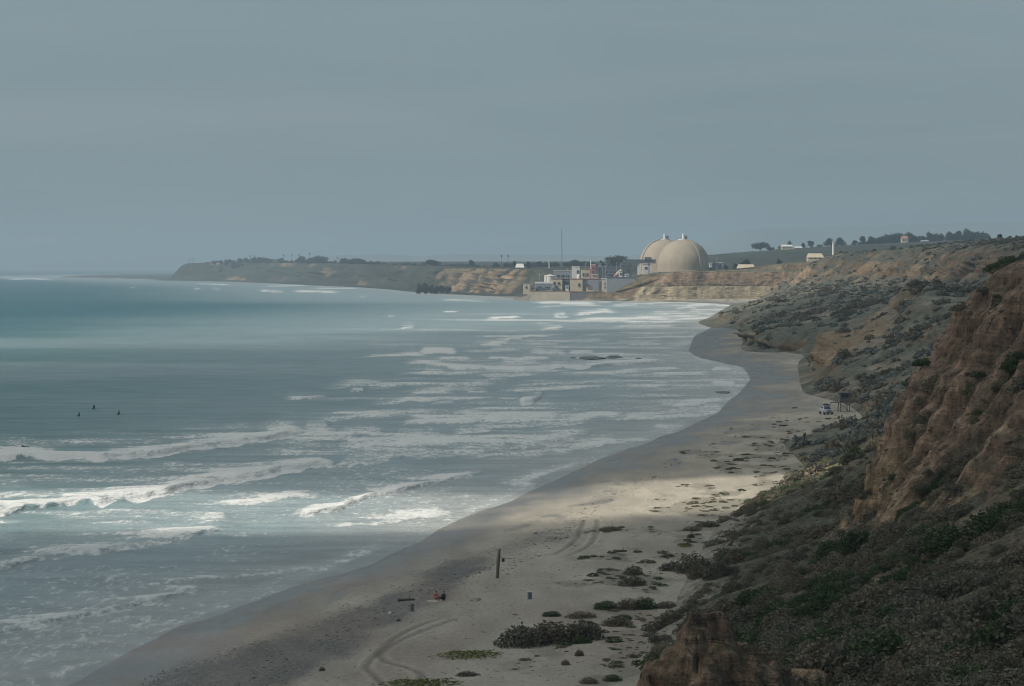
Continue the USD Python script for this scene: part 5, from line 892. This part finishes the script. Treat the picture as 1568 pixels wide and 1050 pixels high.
def surfer(px, py, rz, lab, blab, prone=False, bmat='board'):
    x, y = G0(px, py, 0.1); z = float(np.interp(0, [0], [0.12]))
    b_ = trimesh.creation.icosphere(3); v = b_.vertices; v[:, 2] *= 0.035; v[:, 0] *= 0.27*np.sqrt(np.clip(1-0.25*v[:, 1], 0.4, 1.2)); v[:, 1] *= 1.25; v[:, 2] += 0.10*np.maximum(v[:, 1], 0)**2*0.3
    bt = thing('surfboard', blab, 'surfboard', (x, y, z-0.03), rz); obj('deck', b_, M[bmat], bt, smooth=True); obj('fin', box(0.015, 0.14, 0.13, (0, -1.0, -0.15)), M['darkboard'], bt)
    t = thing('surfer', lab, 'person', (x, y, z+0.01), rz)
    if not prone:
        ch = [[((0, -0.1, 0.12), 0.14), ((0, -0.06, 0.36), 0.13), ((0, -0.02, 0.54), 0.15)], [((-0.18, -0.02, 0.58), 0.07), ((0.18, -0.02, 0.58), 0.07)], [((0, -0.02, 0.6), 0.065), ((0, 0.0, 0.72), 0.055)], [((0, 0.02, 0.79), 0.09), ((0, 0.01, 0.84), 0.09)]]
        for s_ in (-1, 1): ch += [[((s_*0.1, -0.08, 0.10), 0.09), ((s_*0.27, 0.28, 0.05), 0.07), ((s_*0.33, 0.25, -0.3), 0.05)], [((s_*0.21, -0.02, 0.56), 0.055), ((s_*0.25, 0.08, 0.32), 0.045), ((s_*0.15, 0.28, 0.14), 0.035)]]
        hc = [[((0, 0.0, 0.85), 0.098), ((0, -0.03, 0.82), 0.095)]]
    else:
        ch = [[((0, -0.2, 0.11), 0.13), ((0, 0.1, 0.15), 0.13), ((0, 0.3, 0.24), 0.14)], [((-0.18, 0.32, 0.27), 0.07), ((0.18, 0.32, 0.27), 0.07)], [((0, 0.34, 0.28), 0.06), ((0, 0.42, 0.36), 0.055)], [((0, 0.46, 0.42), 0.09), ((0, 0.46, 0.46), 0.09)]]
        for s_ in (-1, 1): ch += [[((s_*0.1, -0.2, 0.1), 0.09), ((s_*0.11, -0.65, 0.08), 0.065), ((s_*0.11, -1.05, 0.06), 0.045)], [((s_*0.21, 0.32, 0.26), 0.055), ((s_*0.33, 0.5, 0.08), 0.045), ((s_*0.3, 0.75, 0.0), 0.035)]]
        hc = [[((0, 0.45, 0.47), 0.097), ((0, 0.42, 0.45), 0.095)]]
    hd = np.array(ch[3][0][0]); obj('face', body([[(hd+[0, 0.022, -0.005], 0.082), (hd+[0, 0.024, 0.03], 0.08)], [(hd+[0, 0.10, 0.0], 0.018), (hd+[0, 0.09, 0.02], 0.015)]], 0.025), M['skin'], t, smooth=True)
    obj('body', body(ch), M['neoprene'], t, smooth=True); obj('hair', body(hc), M['hair'], t, smooth=True)
surfer(121, 637, 60, 'leftmost of three surfers in black wetsuits sitting on boards offshore', 'surfboard under the leftmost of three sitting surfers', bmat='darkboard'); surfer(144, 625, 40, 'middle and farthest of three surfers in black wetsuits sitting offshore', 'surfboard under the middle and farthest sitting surfer', bmat='darkboard'); surfer(182, 634, 80, 'rightmost of three surfers in black wetsuits sitting on boards offshore', 'surfboard under the rightmost of three sitting surfers', bmat='darkboard')
surfer(37, 685, 75, 'surfer lying prone on a board behind the first breaker at far left', 'dark surfboard under the prone surfer at far left', True, 'darkboard')

# ------------------------------------------------------------------ clouds overhead (outside the frame) that leave the foreground in shade, and the haze
M['cloud'] = usdkit.material(stage, '/World/Looks/cloud_vapour', {'d': ('diffuse_bsdf', {'color': (0.85, 0.86, 0.88)}), 't': ('translucent_bsdf', {'color': (0.94, 0.94, 0.94)}), 'm': ('mix_closure', {'fac': 0.78}),
    'x': ('transparent_bsdf', {'color': (1, 1, 1)}), 'a': ('attribute', {'attribute': 'veil'}), 'mm': ('mix_closure', {})}, [('d.BSDF', 'm.closure1'), ('t.BSDF', 'm.closure2'), ('a.fac', 'mm.fac'), ('x.BSDF', 'mm.closure1'), ('m.closure', 'mm.closure2')], surface='mm.closure')
def cloud(outline, Hc, thick, seed, label, most=0.92):
    """A low cumulus whose shadow has the given outline (x, y, width of its thinning edge) on the ground; its vapour thins towards the rim."""
    o3 = np.array(outline, float); o = o3[:, :2]+(S[:2]*Hc/S[2]); c = o.mean(0); seg = np.hstack([o, o3[:, 2:]]); seg = np.vstack([seg, seg[:1]]); dens = []
    for a, b in zip(seg, seg[1:]): dens.append(a+(b-a)*np.linspace(0, 1, 70, False)[:, None])
    e3 = np.vstack(dens); e, fw = e3[:, :2], e3[:, 2]
    e = e+(np.stack([fbm(np.stack([e[:, 0]/40, e[:, 1]/40, 0*e[:, 0]+k], -1), 4, seed+k) for k in (0, 5)], 1)-0.5)*np.minimum(26, 10+fw)[:, None]
    q = 1-np.linspace(1, 0, 34)**2.2; V, D = [], []; ln = np.linalg.norm(e-c, axis=1)
    for side in (1, -1):
        for u in q:
            p = c+(e-c)*u; h = math.sqrt(max(1-u*u, 0)); f_ = 0.35+1.1*fbm(np.stack([p[:, 0]/160, p[:, 1]/160, 0*p[:, 0]+side], -1), 4, seed+9)
            V.append(np.column_stack([p, Hc+side*h*thick*f_*(1 if side > 0 else 0.3)]))
            D.append((1-np.sqrt(1-most*sst(0, 1, ln*(1-u)/fw+0.8*(fbm(np.stack([p[:, 0]/70, p[:, 1]/70, 0*p[:, 0]], -1), 4, seed+3)-0.5)*sst(20, 120, fw)*sst(2, 1, ln*(1-u)/fw)))))
    n, r = len(e), len(q); v = np.vstack(V); F_ = []
    for side in (0, 1):
        i = np.arange(r*n).reshape(r, n)+side*r*n; j = np.roll(i, -1, 1); f = np.stack([i[:-1], j[:-1], j[1:], i[1:]], -1).reshape(-1, 4); f = np.vstack([f[:, :3], f[:, [0, 2, 3]]]); F_.append(f if side else f[:, ::-1])
    ob = obj('cloud', (v, np.vstack(F_)), M['cloud'], smooth=True); primvar(ob, 'veil', np.clip(np.concatenate(D), 0, 1)); tag(ob, label, 'cloud', kind='structure')
cloud([(-420, -350, 60), (420, -350, 60), (420, 440, 10), (160, 418, 8), (60, 391, 7), (20, 375, 12), (-20, 378, 14), (-120, 364, 20), (-420, 330, 40)], 620, 110, 301, 'grey white cloud overhead shading the near beach and bluff')
cloud([(-520, 480, 60), (-260, 465, 60), (-120, 447, 30), (-40, 430, 20), (5, 428, 12), (40, 445, 7), (70, 456, 7), (160, 480, 10), (420, 520, 20), (700, 900, 100), (600, 1700, 350), (300, 2000, 450), (60, 1900, 450), (-200, 1500, 450), (-520, 1200, 450)], 620, 110, 311, 'long grey white cloud overhead shading the middle beach and bluffs', 0.84)
cloud([(150, 1500, 200), (900, 1200, 200), (1300, 2700, 150), (420, 2680, 120), (270, 2560, 100), (190, 2250, 100)], 760, 110, 321, 'thin grey cloud overhead half shading the mesa bluffs', 0.66)
M['haze'] = usdkit.material(stage, '/World/Looks/haze_air', {'v': ('principled_volume', {'color': (0.44, 0.585, 0.69), 'density': 0.000122, 'anisotropy': 0.0})}, [], volume='v.volume')
hb = trimesh.creation.box((1, 1, 1)); hb.apply_scale((90000, 25000, 271)); hb.apply_translation((-18000, 12200, 129.5))
hz_ = obj('haze', hb, M['haze']); tag(hz_, 'thin blue grey sea haze softening the far coast', 'haze', kind='stuff')
